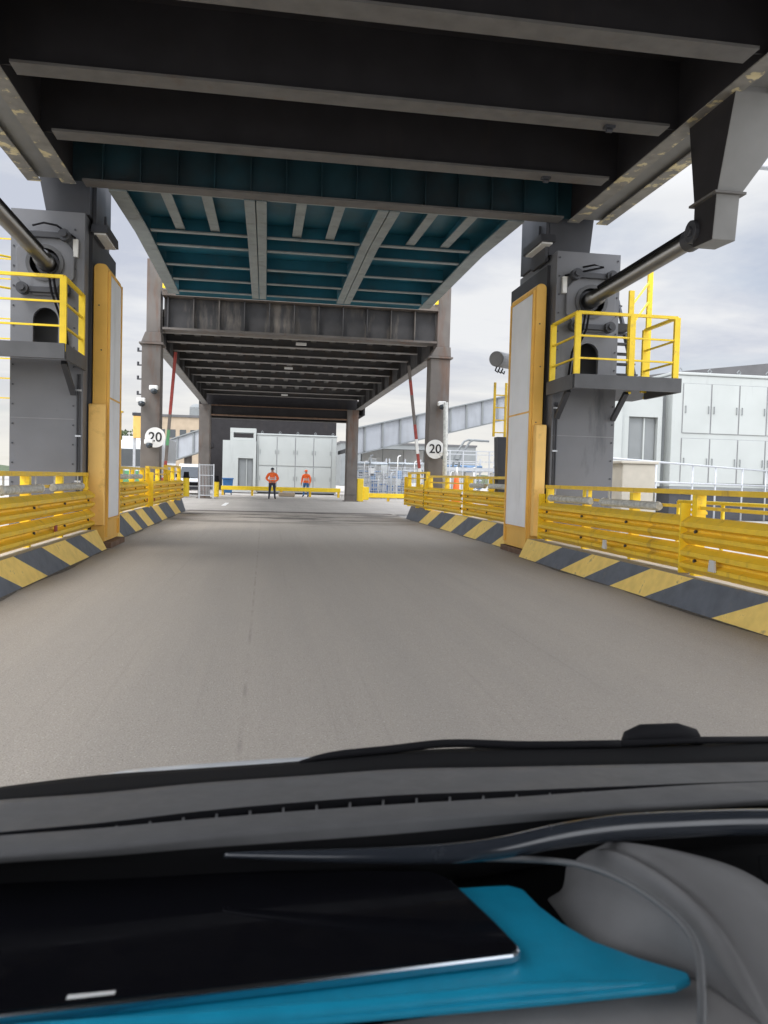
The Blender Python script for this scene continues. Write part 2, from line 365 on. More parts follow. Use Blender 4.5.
for x in (-.27, 2.15):
    b = MB()
    for s in (-.105, .105): edge_line(x + s, .19, -.005, .03, b=b, mi=1); edge_line(x + s, .02, .19, .36, b=b)
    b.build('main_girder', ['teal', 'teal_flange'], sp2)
for x in (-1.87, -1.15, .57, 1.28, 3.05, 3.82):
    b = MB(); b.bar((x, 14.74, 6.43), (x, YK - .05, 6.57), .19, .025, 1); b.bar((x, 14.74, 6.57), (x, YK - .05, 6.70), .02, .25)
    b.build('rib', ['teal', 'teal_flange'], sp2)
for i, y in enumerate((14.70, 17.62, 18.65, 20.35, 21.8, 23.2)):
    b = MB()
    for xa, xb_ in ((X0 + .29, -.48), (-.06, 1.94), (2.36, X1 - .29)):
        z = 6.33 if i == 0 else 6.50
        b.box(xa, xb_, y - .07, y + .07, z, z + .025, 1); b.box(xa, xb_, y - .012, y + .012, z + .025, 6.80 if i else 6.70)
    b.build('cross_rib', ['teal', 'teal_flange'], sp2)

# ------------------------------------------------------------------ portal frame carrying the spans
fr = thing('support_portal', 'rust streaked steel portal frame with plated crosshead standing behind the yellow pillars', 'portal frame', (1, 26, 0))
b = MB(); b.box(-3.22, 5.42, 26.0, 26.04, 5.93, 6.88)
x = -3.1
while x < 5.4: b.box(x, x + .03, 25.78, 25.995, 5.93, 6.88); x += .78
b.box(-3.24, 5.44, 25.72, 26.3, 5.86, 5.925, 1); b.box(-3.24, 5.44, 25.62, 26.34, 6.885, 7.06, 2)
b.build('crosshead', ['head_web', 'column', 'head_cap'], fr)
for xa, xb_, ua, ub in ((-3.84, -3.27, -3.72, -3.30), (5.26, 5.90, 5.46, 5.88)):
    b = MB(); b.box(xa, xb_, 25.7, 26.35, 0, 5.36); b.box(xa - .08, xb_ + .08, 25.62, 26.43, 5.37, 5.43)
    b.prism([(xa - .02, 5.44), (xb_ + .02, 5.44), (ub + .02, 5.75), (ua - .02, 5.75)], 'y', 25.68, 26.4)
    b.box(xa - .15, xb_ + .15, 25.55, 26.5, 0, .06)
    o = b.build('column', 'column', fr, bevel=.012)
    b = MB(); b.box(ua, ub, 25.75, 26.35, 5.76, 8.0); b.build('upper_post', 'column', o, bevel=.01)
for x in (-3.17, 5.36):
    b = MB(); b.box(x - .05, x + .05, 25.5, 25.6, 7.07, 7.6); b.build('yellow_stop', 'yellow_bright', fr)

# ------------------------------------------------------------------ third span
sp3 = thing('approach_span', 'long dark span with repeated cross beams and fluted deck running to the far frame', 'bridge span', (1, 37, 5.6))
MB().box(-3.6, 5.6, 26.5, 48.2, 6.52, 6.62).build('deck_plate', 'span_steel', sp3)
for x0, x1 in ((-3.62, -3.55), (5.74, 5.50)):
    b = MB(); b.bar((x0, 26.4, 6.2), (x1, 48, 6.05), .05, .9); b.bar((x0, 26.4, 5.66), (x1, 48, 5.52), .34, .04, 1)
    for k in range(10):
        t = (k + .5) / 10; xx = x0 + (x1 - x0) * t; yy = 26.4 + 21.6 * t; s = 1 if x0 < 0 else -1
        b.box(*sorted((xx + s * .03, xx + s * .16)), yy - .015, yy + .015, 5.70 - .14 * t, 6.5)
    b.build('side_girder', ['span_steel', 'span_flange'], sp3)
for y in (27.3, 29.2, 31.2, 33.4, 35.8, 38.4, 41.4, 44.8, 47.2):
    b = MB(); b.box(-3.5, 5.45, y - .015, y + .015, 6.05, 6.51); b.box(-3.5, 5.45, y - .15, y + .15, 6.02, 6.048, 1)
    b.build('cross_beam', ['span_steel', 'span_flange'], sp3)
for k in range(13):
    x = -3.3 + k * .68
    b = MB(); b.prism([(x, 6.515), (x + .07, 6.25), (x + .27, 6.25), (x + .34, 6.515)], 'y', 26.6, 48.1); b.build('trough_rib', 'rib_steel', sp3)
for x, y in ((1.15, 28.2), (.9, 34.6), (1.0, 46)):
    MB().box(x - .18, x + .18, y - .06, y + .06, 5.98, 6.06).build('batten_light', 'white_paint', sp3)

ff = thing('support_portal', 'dark steel support frame with plain beam at the far end of the roadway', 'portal frame', (1, 48, 0))
b = MB(); b.box(-3.2, 4.8, 48.2, 48.26, 4.95, 5.45); b.box(-3.2, 4.8, 48.0, 48.5, 4.88, 4.945, 1); b.box(-3.2, 4.8, 48.0, 48.5, 5.455, 5.5, 1)
b.build('crosshead', ['deck_steel', 'rust'], ff)
for xa, xb_ in ((-3.88, -3.2), (4.8, 5.5)):
    b = MB(); b.box(xa, xb_, 48.0, 48.07, 0, 5.5); b.box(xa, xb_, 48.43, 48.5, 0, 5.5); b.box((xa + xb_) / 2 - .03, (xa + xb_) / 2 + .03, 48.07, 48.43, 0, 5.5)
    b.box(xa + .06, xb_ - .06, 47.96, 47.995, .4, 5.2); b.box(xa - .1, xb_ + .1, 47.9, 48.6, 0, .05)
    b.build('column', 'column', ff, bevel=.01)
MB().box(-3.55, 5.45, 48.52, 48.6, 5.0, 6.9).build('end_plate', 'deck_steel', sp3)
sp4 = thing('shore_span', 'low dark span above the white equipment cabinets beyond the far frame', 'bridge span', (1, 58, 5.3))
MB().box(-3.9, 5.9, 48.62, 57, 6.0, 6.1).build('deck_plate', 'deck_steel', sp4)
for y in (50, 52, 54, 56.8):
    b = MB(); b.box(-3.84, 5.84, y - .02, y + .02, 5.36, 5.995); b.box(-3.84, 5.84, y - .16, y + .16, 5.30, 5.355, 1); b.build('cross_beam', ['deck_steel', 'rib_steel'], sp4)
for x in (-3.9, 5.9): MB().box(x - .05, x + .05, 48.62, 57, 5.25, 5.99).build('side_girder', 'deck_steel', sp4)

# ------------------------------------------------------------------ lifting towers
def tower(x0, x1, yf, road, label, dz=0.):
    """road = -1 when the roadway is on the tower's -x side (right-hand tower)"""
    t = thing('lifting_tower', label, 'lifting tower', ((x0 + x1) / 2, yf + 1.1, 0))
    ztop = 5.9 + dz; yb = yf + 2.2; cx = x0 + (.58 if road > 0 else .66); hz = 4.98 + dz
    b = MB()
    b.box(x0, x0 + .06, yf + .09, yb, 0, ztop); b.box(x1 - .06, x1, yf + .09, yb, 0, ztop); b.box(x0 + .06, x1 - .06, yb - .06, yb, 0, ztop)
    b.box(x0 + .06, x1 - .06, yf + .75, yf + .8, 2.8, ztop - .1); b.box(x0 + .06, x1 - .06, yf + .09, yb - .06, ztop - .06, ztop)
    arch = [(cx - .21, 3.52 + dz), (cx + .21, 3.52 + dz)] + [(cx + .21 * math.cos(a), 4.02 + dz + .21 * math.sin(a)) for a in [PI * i / 12 for i in range(13)]]
    b.plate([(x0, 0), (x1, 0), (x1, ztop), (x0, ztop)], [circle(cx, hz, .34, 28), arch], yf, yf + .088)
    for j in range(16):
        for xx in (x0 + .05, x1 - .16 if road > 0 else x1 - .05):
            z = .5 + j * .34; b.tube([(xx, yf - .018, z), (xx, yf - .001, z)], .016, 6, 1)
    body = b.build('tower_body', ['tower_stained' if road > 0 else 'tower', 'tower_dark'], t)
    # collar with its ring, clamps and bolts round the ram
    oct_ = [(cx + .52 * math.cos(PI / 8 + i * PI / 4), hz + .60 * math.sin(PI / 8 + i * PI / 4)) for i in range(8)]
    c = MB().plate(oct_, [circle(cx, hz, .30, 28)], yf - .07, yf - .004).build('ram_collar', 'tower', t, bevel=.012)
    MB().plate(circle(cx, hz, .315, 28), [circle(cx, hz, .25, 28)], yf - .10, yf - .075).build('collar_ring', 'channel_grey', c)
    for sx in (-1, 1):
        for sz in (-1, 1):
            k = MB(); px, pz = cx + sx * .34, hz + sz * .47
            k.tube([(px, yf - .22, pz), (px, yf - .072, pz)], .10, 14); k.tube([(px, yf - .27, pz), (px, yf - .222, pz)], .055, 8)
            k.build('clamp_bolt', 'tower_dark', c)
        k = MB(); k.box(cx - .34, cx + .34, yf - .15, yf - .073, hz + sx * .47 - .05, hz + sx * .47 + .05); k.build('clamp_bar', 'tower_dark', c, bevel=.01)
    # cable loop and junction box at the collar's road side
    rs = x1 if road > 0 else x0; sgn = 1 if road > 0 else -1
    k = MB(); k.box(*sorted((rs - sgn * .10, rs - sgn * .18)), yf - .07, yf - .003, 5.12 + dz, 5.42 + dz); k.build('junction_box', 'white_paint', t)
    k = MB(); k.tube([(cx - .2, yf - .1, 5.60 + dz), (cx, yf - .16, 5.64 + dz), (cx + .2, yf - .12, 5.62 + dz), (rs - sgn * .14, yf - .05, 5.44 + dz)], .018, 8); k.build('cable_loop', 'black', t, smooth=True)
    k = MB()
    for i, xo in enumerate((.05, .09)): k.tube([(rs - sgn * xo, yf - .02, .3), (rs - sgn * xo, yf - .02, 3.1 + dz)], .014, 6)
    k.build('conduit', 'tower_dark', t)
    k = MB()
    for z in (1.2, 2.0, 2.8): k.box(*sorted((rs - sgn * .02, rs - sgn * .12)), yf - .04, yf - .002, z, z + .03)
    k.build('conduit_clips', 'galv', t)
    for z in (1.05, 2.3): MB().box(x0 + .01, x1 - .14 if sgn > 0 else x1 - .01, yf - .006, yf - .001, z, z + .012).build('weld_seam', 'tower_edge', t)
    for i in range(2):
        xa = cx + (.12 + .07 * i) * sgn
        MB().tube([(xa, yf - .30, hz - .22), (xa + .06 * sgn, yf - .34, hz - .55), (xa + .16 * sgn, yf - .10, hz - .95), (xa + .20 * sgn, yf - .03, hz - 1.5)], .02, 8).build('hose', 'black', t, smooth=True)
    # road-side cheek plate and the neck under the deck
    k = MB(); k.box(*sorted((rs, rs + sgn * .06)), yf + .35, yb + .4, 0, 5.72 + dz); k.build('cheek_plate', 'tower_dark', t)
    k = MB(); na, nb = (x0 + .55, x1 + .06) if road > 0 else (x0 - .06, x1 - .5)
    k.prism([(na, ztop + .003), (nb, ztop + .003), (nb + (.0 if road > 0 else .12), 7.0), (na - (.22 if road > 0 else 0), 7.0)], 'y', yf + .1 if road > 0 else yf + .3, yb - .2); k.build('neck', 'tower_dark', t)
    k = MB(); k.box(*sorted((rs + sgn * .07, rs + sgn * .13)), yf + .3, yf + 1.1, 5.6, 7.0); k.build('deck_lug', 'tower_dark', t)
    return t, cx, hz
tL, cxL, hz = tower(-4.42, -3.20, 14.8, 1, 'grey lifting tower beside the left kerb, black streaks down its front')
tR, cxR, _ = tower(5.28, 6.52, 14.4, -1, 'grey lifting tower beside the right kerb with clean unstained front', -.18)

def ram(cx, yf, bx, label, dz=0.):
    t = thing('hydraulic_ram', label, 'hydraulic ram', (cx, yf, 4.98))
    a = Vector((cx, yf + .45, 5.0 + dz)); e = Vector((bx, 10.3, 4.84)); d = (e - a).normalized()
    MB().tube([a, a + d * .9, a + d * .91, e - d * .30], [.15, .15, .115, .115], 20).build('rod', 'chrome', t, smooth=True)
    MB().tube([a + d * .3, a + d * .45], .20, 20).build('gland', 'tower_dark', t, smooth=False)
    k = MB(); k.tube([e - d * .32, e - d * .1], .15, 16); k.bar(e - d * .2, e + d * .02, .16, .24); k.build('clevis', 'tower_dark', t, bevel=.01)
    u = Vector((0, 0, 1)); k = MB(); k.tube([a + d * .9 + u * .17, e - d * .3 + u * .16], .03, 8); k.build('hose', 'black', t, smooth=True)
ram(cxL, 14.8, -3.57, 'polished hydraulic ram reaching forward from the left lifting tower')
ram(cxR, 14.4, 5.80, 'polished hydraulic ram between the right tower and the tapered bracket arm', -.18)

def railing(posts, runs, z0, zt, parent, levels, w=.055):
    for (x, y) in posts:
        MB().box(x - .05, x + .05, y - .03, y + .03, z0 - .12, zt).build('post', 'yellow_bright', parent)
    for i, z in enumerate(levels):
        k = MB()
        for (p, q) in runs: k.bar((*p, z), (*q, z), w if i == 0 else .035, .05 if i == 0 else .03)
        k.build('handrail' if i == 0 else 'knee_rail', 'yellow_bright', parent)
def platform(x0, x1, y0, y1, posts, runs, label, bx, dz=0.):
    t = thing('service_platform', label, 'platform', ((x0 + x1) / 2, (y0 + y1) / 2, 3.2))
    MB().box(x0, x1, y0, y1, 3.345 + dz, 3.375 + dz).build('floor', 'tower_dark', t)
    k = MB(); k.box(x0, x1, y0 - .02, y0 + .03, 3.16 + dz, 3.40 + dz); k.box(x0 - .02, x0 + .03, y0 + .035, y1, 3.16 + dz, 3.40 + dz); k.box(x1 - .03, x1 + .02, y0 + .035, y1, 3.16 + dz, 3.40 + dz)
    k.build('edge_channel', 'channel_grey', t)
    for x in bx:
        k = MB(); k.bar((x, y1 - .03, 2.75 + dz), (x, y0 + .75, 3.2 + dz), .09, .07); k.build('brace', 'tower_dark', t)
    railing(posts, runs, 3.40 + dz, 4.45 + dz, t, (4.45 + dz, 4.06 + dz, 3.68 + dz))
platform(-5.6, -3.16, 13.3, 14.77, [(-3.2, 13.36), (-3.2, 14.65), (-4.28, 13.36), (-5.5, 13.36)], [((-5.55, 13.36), (-3.2, 13.36)), ((-3.2, 13.36), (-3.2, 14.7))],
         'service platform with yellow handrail round the front of the left lifting tower', (-3.35, -5.0))
platform(5.16, 7.10, 13.05, 14.37, [(5.22, 13.12), (5.22, 14.3), (6.20, 13.12), (7.02, 13.12), (7.02, 14.3)], [((5.22, 13.12), (7.02, 13.12)), ((5.22, 13.12), (5.22, 14.3)), ((7.02, 13.12), (7.02, 14.3))],
         'service platform with yellow handrail jutting out from the right lifting tower', (5.35, 6.45), -.12)
# stair up behind the right tower
t = thing('access_stair', 'dark steep stair with tall yellow guard posts behind the right lifting tower', 'stair', (7.3, 15.6, 3.3))
k = MB()
for x in (6.75, 7.25): k.bar((x - .25, 14.6, 3.4), (x + .15, 16.4, 5.3), .04, .16)
for i in range(8): f = (i + .5) / 8; k.box(6.72 - .25 + f * .4, 7.28 - .25 + f * .4, 14.6 + 1.8 * f - .1, 14.6 + 1.8 * f + .1, 3.4 + 1.9 * f, 3.43 + 1.9 * f)
k.build('flight', 'tower_dark', t)
for x, y, z in ((7.0, 14.9, 5.2), (7.72, 15.6, 5.95)):
    MB().box(x - .05, x + .05, y - .03, y + .03, 3.2, z).build('guard_post', 'yellow_bright', t)
k = MB(); k.bar((7.0, 14.9, 4.9), (7.72, 15.6, 5.6), .03, .03); k.bar((7.0, 14.9, 4.5), (7.72, 15.6, 5.2), .03, .03)
k.build('handrail', 'yellow_bright', t)
k = MB(); k.box(6.56, 7.9, 14.5, 16.6, 3.24, 3.3); k.build('landing', 'tower_dark', t)
k = MB(); k.box(6.56, 7.15, 15.2, 16.6, 4.5, 4.62); k.build('upper_landing', 'tower_dark', t)
# ladder seen behind the left tower
t = thing('cage_ladder', 'yellow caged ladder just left of the left lifting tower', 'ladder', (-4.9, 15.6, 0))
k = MB()
for x in (-4.55, -5.05): k.bar((x, 15.6, 2.45), (x, 15.6, 6.0), .10, .06)
for i in range(9): k.bar((-4.55, 15.6, 2.7 + i * .36), (-5.05, 15.6, 2.7 + i * .36), .022, .022)
k.build('rails', 'yellow_bright', t)
k = MB()
for i in range(3):
    z = 4.6 + i * .55; k = MB(); k.tube([(-4.55, 15.6, z), (-4.5, 15.2, z), (-4.8, 15.0, z), (-5.1, 15.2, z), (-5.05, 15.6, z)], .02, 6); k.build('cage_hoop', 'yellow_bright', t)
# yellow ladder frame behind the right pillar
t = thing('cage_ladder', 'narrow yellow ladder behind the right white faced pillar', 'ladder', (5.6, 18.8, 0))
k = MB()
for x in (5.44, 5.72): k.bar((x, 18.8, 2.5), (x, 18.8, 3.8), .05, .05)
for i in range(4): k.bar((5.44, 18.8, 2.6 + i * .3), (5.72, 18.8, 2.6 + i * .3), .025, .025)
k.build('rails', 'yellow', t)
MB().prism([(5.60, 0), (5.95, 0), (5.95, 2.49), (5.50, 2.49)], 'y', 18.65, 18.95).build('stand', 'tower_dark', t)

# floodlights slung below the deck ends
def flood(loc, rz, label):
    t = thing('floodlight', label, 'floodlight', loc, rz)
    k = MB(); k.prism([(-.55, .02), (.55, .02), (.50, .16), (-.50, .16)], 'x', -.14, .14); k.build('housing', 'tower_dark', t, local=True)
    k = MB(); k.box(-.10, .10, -.48, .48, -.01, .018); k.build('lens', 'white_paint', t, local=True)
    k = MB(); k.box(-.02, .02, -.03, .03, .16, .45); k.build('stem', 'tower_dark', t, local=True)
    t.rotation_euler = (math.radians(-24 if 0 else 0), 0, rz)
flood((-3.0, 15.55, 5.63), 0, 'slim floodlight slung over the left lifting tower top')
flood((5.12, 15.0, 5.88), 0, 'slim floodlight slung over the right lifting tower top')

# ------------------------------------------------------------------ pillars
def pillar(x0, x1, y0, y1, road, label, coverz):
    t = thing('guide_pillar', label, 'pillar', ((x0 + x1) / 2, (y0 + y1) / 2, 0))
    n = 8; R = .09
    prof = [(x0, .12), (x1, .12), (x1, 5.15 - R)] + [(x1 - R + R * math.cos(a), 5.15 - R + R * math.sin(a)) for a in [PI / 2 * i / 5 for i in range(1, 6)]] + \
           [(x0 + R + R * math.cos(a), 5.15 - R + R * math.sin(a)) for a in [PI / 2 + PI / 2 * i / 5 for i in range(6)]]
    MB().prism(prof, 'y', y0, y1).build('body', 'yellow_pillar', t, bevel=.012)
    xf = x1 if road > 0 else x0; s = road
    k = MB(); k.box(*sorted((xf + s * .003, xf + s * .03)), y0 + .10, y1 - .16, .55, 2.74); k.box(*sorted((xf + s * .003, xf + s * .03)), y0 + .10, y1 - .16, 2.77, 4.98)
    k.build('white_panel', 'white_panel', t, bevel=.006)
    k = MB()
    for z in (.5, 2.74, 4.985): k.box(*sorted((xf + s * .003, xf + s * .036)), y0 + .06, y1 - .10, z, z + .03)
    for y in (y0 + .03, y1 - .14): k.box(*sorted((xf + s * .003, xf + s * .045)), y, y + .06, .2, 5.02)
    k.build('panel_frame', 'yellow_pillar', t)
    MB().box(*coverz).build('lower_cover', 'yellow_cover', t, bevel=.02)
    MB().box(x0 - .05, x1 + .12 if road > 0 else x1 + .05, y0 - .04, y1 + .06, .0, .11).build('base_plate', 'rust', t)
    k = MB()
    for z, dx in ((1.2, .5), (2.3, .5), (2.55, .35), (3.6, .6), (4.4, .4)):
        k.tube([(x0 + (x1 - x0) * dx, y0 - .012, z), (x0 + (x1 - x0) * dx, y0 - .001, z)], .014, 8)
    k.build('bolt_heads', 'rust', t)
    xo = x0 if road > 0 else x1
    MB().box(*sorted((xo - s * .01, xo - s * .07)), y0 + .15, y1 - .1, .15, 5.0).build('back_channel', 'rust', t)
pillar(-3.125, -2.88, 15.2, 16.55, 1, 'tall yellow pillar with white road face and rounded top beside the left tower', (-3.17, -2.87, 15.09, 15.19, .42, 2.62))
pillar(4.97, 5.17, 14.6, 16.15, -1, 'tall yellow pillar with white road face beside the right tower, orange cover at its foot', (4.99, 5.20, 14.42, 14.59, .40, 2.50))
b = MB(); b.box(-2.96, -2.90, 16.72, 16.76, 3.9, 4.55); tag(b.build('notice_plate', 'blue'), 'small blue plate on the back edge of the left yellow pillar', 'plate')
t = thing('siren_drum', 'grey horizontal drum with dangling hooks high behind the right pillar', 'drum', (5.15, 17.4, 4.1))
MB().tube([(4.95, 17.1, 4.1), (5.5, 17.8, 4.16)], .17, 18).build('drum', 'tower_edge', t, smooth=False, bevel=.02)
k = MB()
for i in range(3): x = 5.0 + i * .1; k.tube([(x, 17.2 + i * .1, 3.94), (x - .03, 17.2 + i * .1, 3.86), (x + .03, 17.2 + i * .1, 3.82), (x + .04, 17.2 + i * .1, 3.88)], .018, 6)
k.build('hooks', 'tower_dark', t)

# ------------------------------------------------------------------ crash barriers
WP = [(0, 0), (.03, .015), (.10, .07), (.10, .115), (.015, .15), (.015, .175), (.10, .21), (.10, .26), (.03, .315), (0, .33)]
def barrier(x, y, L, rz, base, h, label, lights=(), refl=None, npost=4, stretch=1.0):
    t = thing('crash_barrier', label, 'barrier', (x, y, base), rz, 'yellow crash barriers along the kerbs')
    back = [(p[0] - .008, p[1]) for p in WP[::-1]]
    for z in (.03, .375):
        k = MB(); k.prism([(p[0], z + p[1] * stretch) for p in WP + back], 'y', .02, L - .02)
        o = k.build('w_beam', 'yellow', t, local=True)
        q = MB()
        for i in range(npost):
            yy = .25 + (L - .5) * i / (npost - 1); q.tube([(.02, yy, z + .155), (.045, yy, z + .155)], .022, 8)
        q.build('beam_bolts', 'tower_dark', o, local=True)
    for i in range(npost):
        yy = .12 + (L - .24) * i / (npost - 1)
        k = MB(); k.box(-.13, -.012, yy - .05, yy + .05, -.02, h); k.box(-.14, -.002, yy - .07, yy + .07, .735, .765); k.build('post', 'yellow_bright', t, local=True)
    MB().box(-.12, -.02, 0, L, h + .003, h + .065).build('top_rail', 'yellow', t, local=True)
    MB().box(-.085, -.05, 0, L, h - .17, h - .13).build('middle_rail', 'yellow', t, local=True)
    MB().box(-.02, .10, -.012, .012, .02, h - .1).build('end_plate', 'yellow_bright', t, local=True)
    for (ya, yb) in lights:
        k = MB(); k.tube([(.0, ya, h - .17), (.0, ya + .06, h - .17), (.0, ya + .07, h - .17), (.0, yb - .07, h - .17), (.0, yb - .06, h - .17), (.0, yb, h - .17)], [.05, .066, .058, .058, .066, .05], 12)
        for yy in (ya + .2, yb - .2): k.box(-.03, -.015, yy - .02, yy + .02, h - .12, h + .01)
        k.build('strip_light', 'fitting', t, local=True)
    if refl:
        for yy, z in refl:
            k = MB(); k.box(.09, .11, yy - .06, yy + .06, z - .045, z + .045); k.build('reflector', 'red_paint', t, local=True)
    return t
B = .35
barrier(-3.12, 9.5, 5.55, 0, B, .96, 'yellow crash barrier between the near left kerb end and the left pillar, two strip lights', [(.6, 2.4), (3.0, 4.9)], [(2.8, .2)], 4)
barrier(-3.62, 4.0, 5.42, math.radians(-4.6), B, .96, 'yellow crash barrier closest to the car on the left kerb', (), None, 4)
barrier(-3.22, 17.3, 5.2, 0, .47, 1.0, 'yellow crash barrier directly behind the left pillar', [(.5, 2.2), (2.7, 4.4)], [(4.9, .2)], 4)
barrier(-3.11, 22.55, 4.3, 0, .47, 1.05, 'yellow crash barrier on the far left kerb next to the speed sign column', (), [(.3, .2)], 3)
barrier(-3.16, 26.9, 2.7, math.radians(-4), .47, 1.14, 'yellow crash barrier at the far end of the left kerb turned to face the car', (), None, 3)
barrier(5.13, 14.25, 5.25, PI + .012, B, .96, 'yellow crash barrier between the right pillar and the nearer joint, pale strip lights', [(.3, 2.1), (2.5, 4.3)], None, 4)
barrier(5.06, 8.995, 5.6, PI - .03, B, .96, 'yellow crash barrier closest to the car on the right kerb', [(1.7, 3.6)], None, 4)
barrier(5.36, 20.9, 4.2, PI, .47, 1.0, 'yellow crash barrier directly behind the right pillar', [(.4, 1.8), (2.2, 3.7)], None, 3)
barrier(5.12, 25.0, 4.05, PI + .05, .47, 1.02, 'yellow crash barrier on the far right kerb beside the grey camera pole', (), None, 3)
barrier(5.10, 28.6, 3.5, PI, .47, 1.14, 'yellow crash barrier at the far end of the right kerb', (), None, 3)
# white side reflectors on the right near barriers
for (x, y, lab) in ((4.955, 11.1, 'small white reflector on the right barrier next to the pillar'), (4.93, 8.2, 'small white reflector on the closest right barrier')):
    b = MB(); b.prism([(y - .07, .47), (y + .07, .47), (y + .05, .60), (y - .05, .60)], 'x', x - .02, x); tag(b.build('reflector', 'silver'), lab, 'reflector', 'white reflectors on the right barriers')

# handrails on the outer side of the deck
def handrail(pts, zs, lab, mtl, name='handrail', r=.03, post=None, zb=0.0):
    t = thing(name, lab, 'railing', (pts[0][0], pts[0][1], zb))
    for z in zs:
        k = MB(); k.tube([(p[0], p[1], z) for p in pts], r, 8); k.build('rail', mtl, t, smooth=True)
    for p in post or pts:
        k = MB(); k.tube([(p[0], p[1], zb), (p[0], p[1], max(zs))], r, 8); k.build('post', mtl, t, smooth=True)
handrail([(6.9, 12.6), (7.6, 9.0), (8.3, 5.0)], (1.16, .72), 'yellow pipe handrail on the outer edge behind the right barrier', 'yellow_bright', post=[(6.9, 12.6), (7.1, 11.6), (7.3, 10.5), (7.6, 9.0), (7.95, 7), (8.3, 5)])
handrail([(-4.9, 12.6), (-5.0, 9.0), (-5.2, 5.0)], (1.2, .72), 'yellow pipe handrail on the outer edge behind the left barrier', 'yellow_bright')
handrail([(9.6, 22.4), (14, 26), (18.4, 29.7), (24, 34.4)], (2.22, 1.55), 'galvanised pipe railing in front of the large white cabinets', 'galv', 'pipe_railing', .035,
         post=[(9.6, 22.4), (12.9, 25.1), (15.4, 27.2), (17.2, 28.7), (19.6, 30.7), (22, 32.7)])
b = MB(); b.prism([(9.32, .0), (10.28, .0), (10.26, 1.98), (9.34, 1.98)], 'y', 20, 20.9); b.box(9.27, 10.33, 19.95, 20.95, 1.985, 2.06)
tag(b.build('concrete_block', 'concrete_pale', bevel=.02), 'tall beige concrete block behind the right barrier', 'block')

# ------------------------------------------------------------------ signs, cameras, poles
def sign(x, y, z, label):
    t = thing('speed_sign', label, 'road sign', (x, y, z), 0, 'round speed limit signs')
    k = MB(); k.tube([(0, .012, 0), (0, -.012, 0)], .31, 40); k.build('disc', 'white_paint', t, local=True)
    lettering('20', .41, (0, -.018, 0), (PI / 2, 0, 0), t)
    MB().box(-.03, .03, .014, .10, -.2, .2).build('bracket', 'galv', t, local=True)
sign(-3.38, 25.58, 2.50, 'round white speed sign reading 20 on the left column')
sign(5.46, 25.58, 2.42, 'round white speed sign reading 20 on the right column')
def cctv(x, y, z, label, dark=False):
    t = thing('security_camera', label, 'camera', (x, y, z), 0, 'security cameras on the columns')
    k = MB(); k.box(-.13, .13, -.08, .10, .02, .17); k.build('housing', 'white_paint', t, local=True, bevel=.03)
    bm = MB(); bm.tube([(.02, -.02, .02), (.02, -.05, -.05), (.02, -.06, -.09)], [.11, .10, .05], 14); bm.build('dome', 'glass', t, local=True, smooth=True)
    MB().box(-.04, .04, .10, .2, .04, .12).build('arm', 'galv', t, local=True)
cctv(-3.44, 25.5, 3.92, 'white dome camera highest on the left column')
cctv(-3.80, 25.45, 3.52, 'white dome camera on the left edge of the left column, below the highest one')
cctv(-3.52, 25.2, 2.25, 'white dome camera just below the left round speed sign')
cctv(5.62, 25.5, 3.80, 'white dome camera highest on the right column')
cctv(5.66, 25.2, 2.16, 'dark lensed camera at the lower right of the right speed sign')
b = MB(); b.tube([(5.72, 25.1, 0), (5.66, 25.1, 3.9)], .075, 12); tag(b.build('camera_pole', 'fitting', smooth=True), 'slim pale grey pole standing against the right column', 'pole')
def boom(p, q, label, mats, lab2):
    t = thing('barrier_boom', label, 'boom', q)
    p, q = Vector(p), Vector(q); n = len(mats)
    k = MB()
    for i, m in enumerate(mats):
        a, c = q.lerp(p, i / n), q.lerp(p, (i + 1) / n); k.bar(a, c - (c - a) * .004, .10, .10, m)
    k.build('arm', ['red_paint', 'white_paint', 'green_paint', 'column'], t)
    k = MB(); k.box(q.x - (.38 if q.x < 0 else .02), q.x + (.02 if q.x < 0 else .38), q.y - .2, q.y + .2, 0, 1.25); k.build('cabinet', 'red_paint' if 'left' in label else 'yellow', t, bevel=.02)
boom((-3.15, 28.7, 5.6), (-3.46, 28.7, 1.3), 'raised red banded barrier boom beside the left column', [0, 3, 2, 3, 0, 0, 0, 0], '')
boom((5.15, 29.2, 5.6), (5.72, 29.2, 1.3), 'raised red and white barrier boom beside the right column', [1, 0, 1, 0, 3, 3, 0, 3], '')
t = thing('antenna_mast', 'thin lattice antenna mast rising left of the left column', 'mast', (-4.4, 30, 0))
k = MB()
for x in (-4.46, -4.34): k.bar((x, 30, 0), (x, 30, 5.7), .03, .03)
for i in range(28): k.bar((-4.46, 30, .2 + i * .2), (-4.34, 30, .4 + i * .2), .015, .015)
k.build('lattice', 'tower_dark', t)
for z in (4.2, 4.75, 5.25, 5.75):
    k = MB(); k.box(-4.62, -4.46, 29.95, 30.05, z, z + .04); k.tube([(-4.6, 30, z), (-4.6, 30, z + .14)], .04, 8); k.build('aerial', 'tower_dark', t)
t = thing('mast_lamp', 'orange topped lamp head on a tall mast past the right edge', 'lamp', (18.2, 25.2, 0))
MB().tube([(18.2, 25.2, 0), (18.2, 25.2, 12.6)], [.16, .09], 12).build('mast', 'galv', t, smooth=True)
k = MB(); k.tube([(18.2, 25.2, 12.5), (16.6, 25.05, 12.45)], .04, 8); k.build('arm', 'galv', t)
k = MB(); k.box(15.98, 16.6, 24.9, 25.2, 12.1, 12.45); k.build('lamp_head', 'galv', t, bevel=.04)

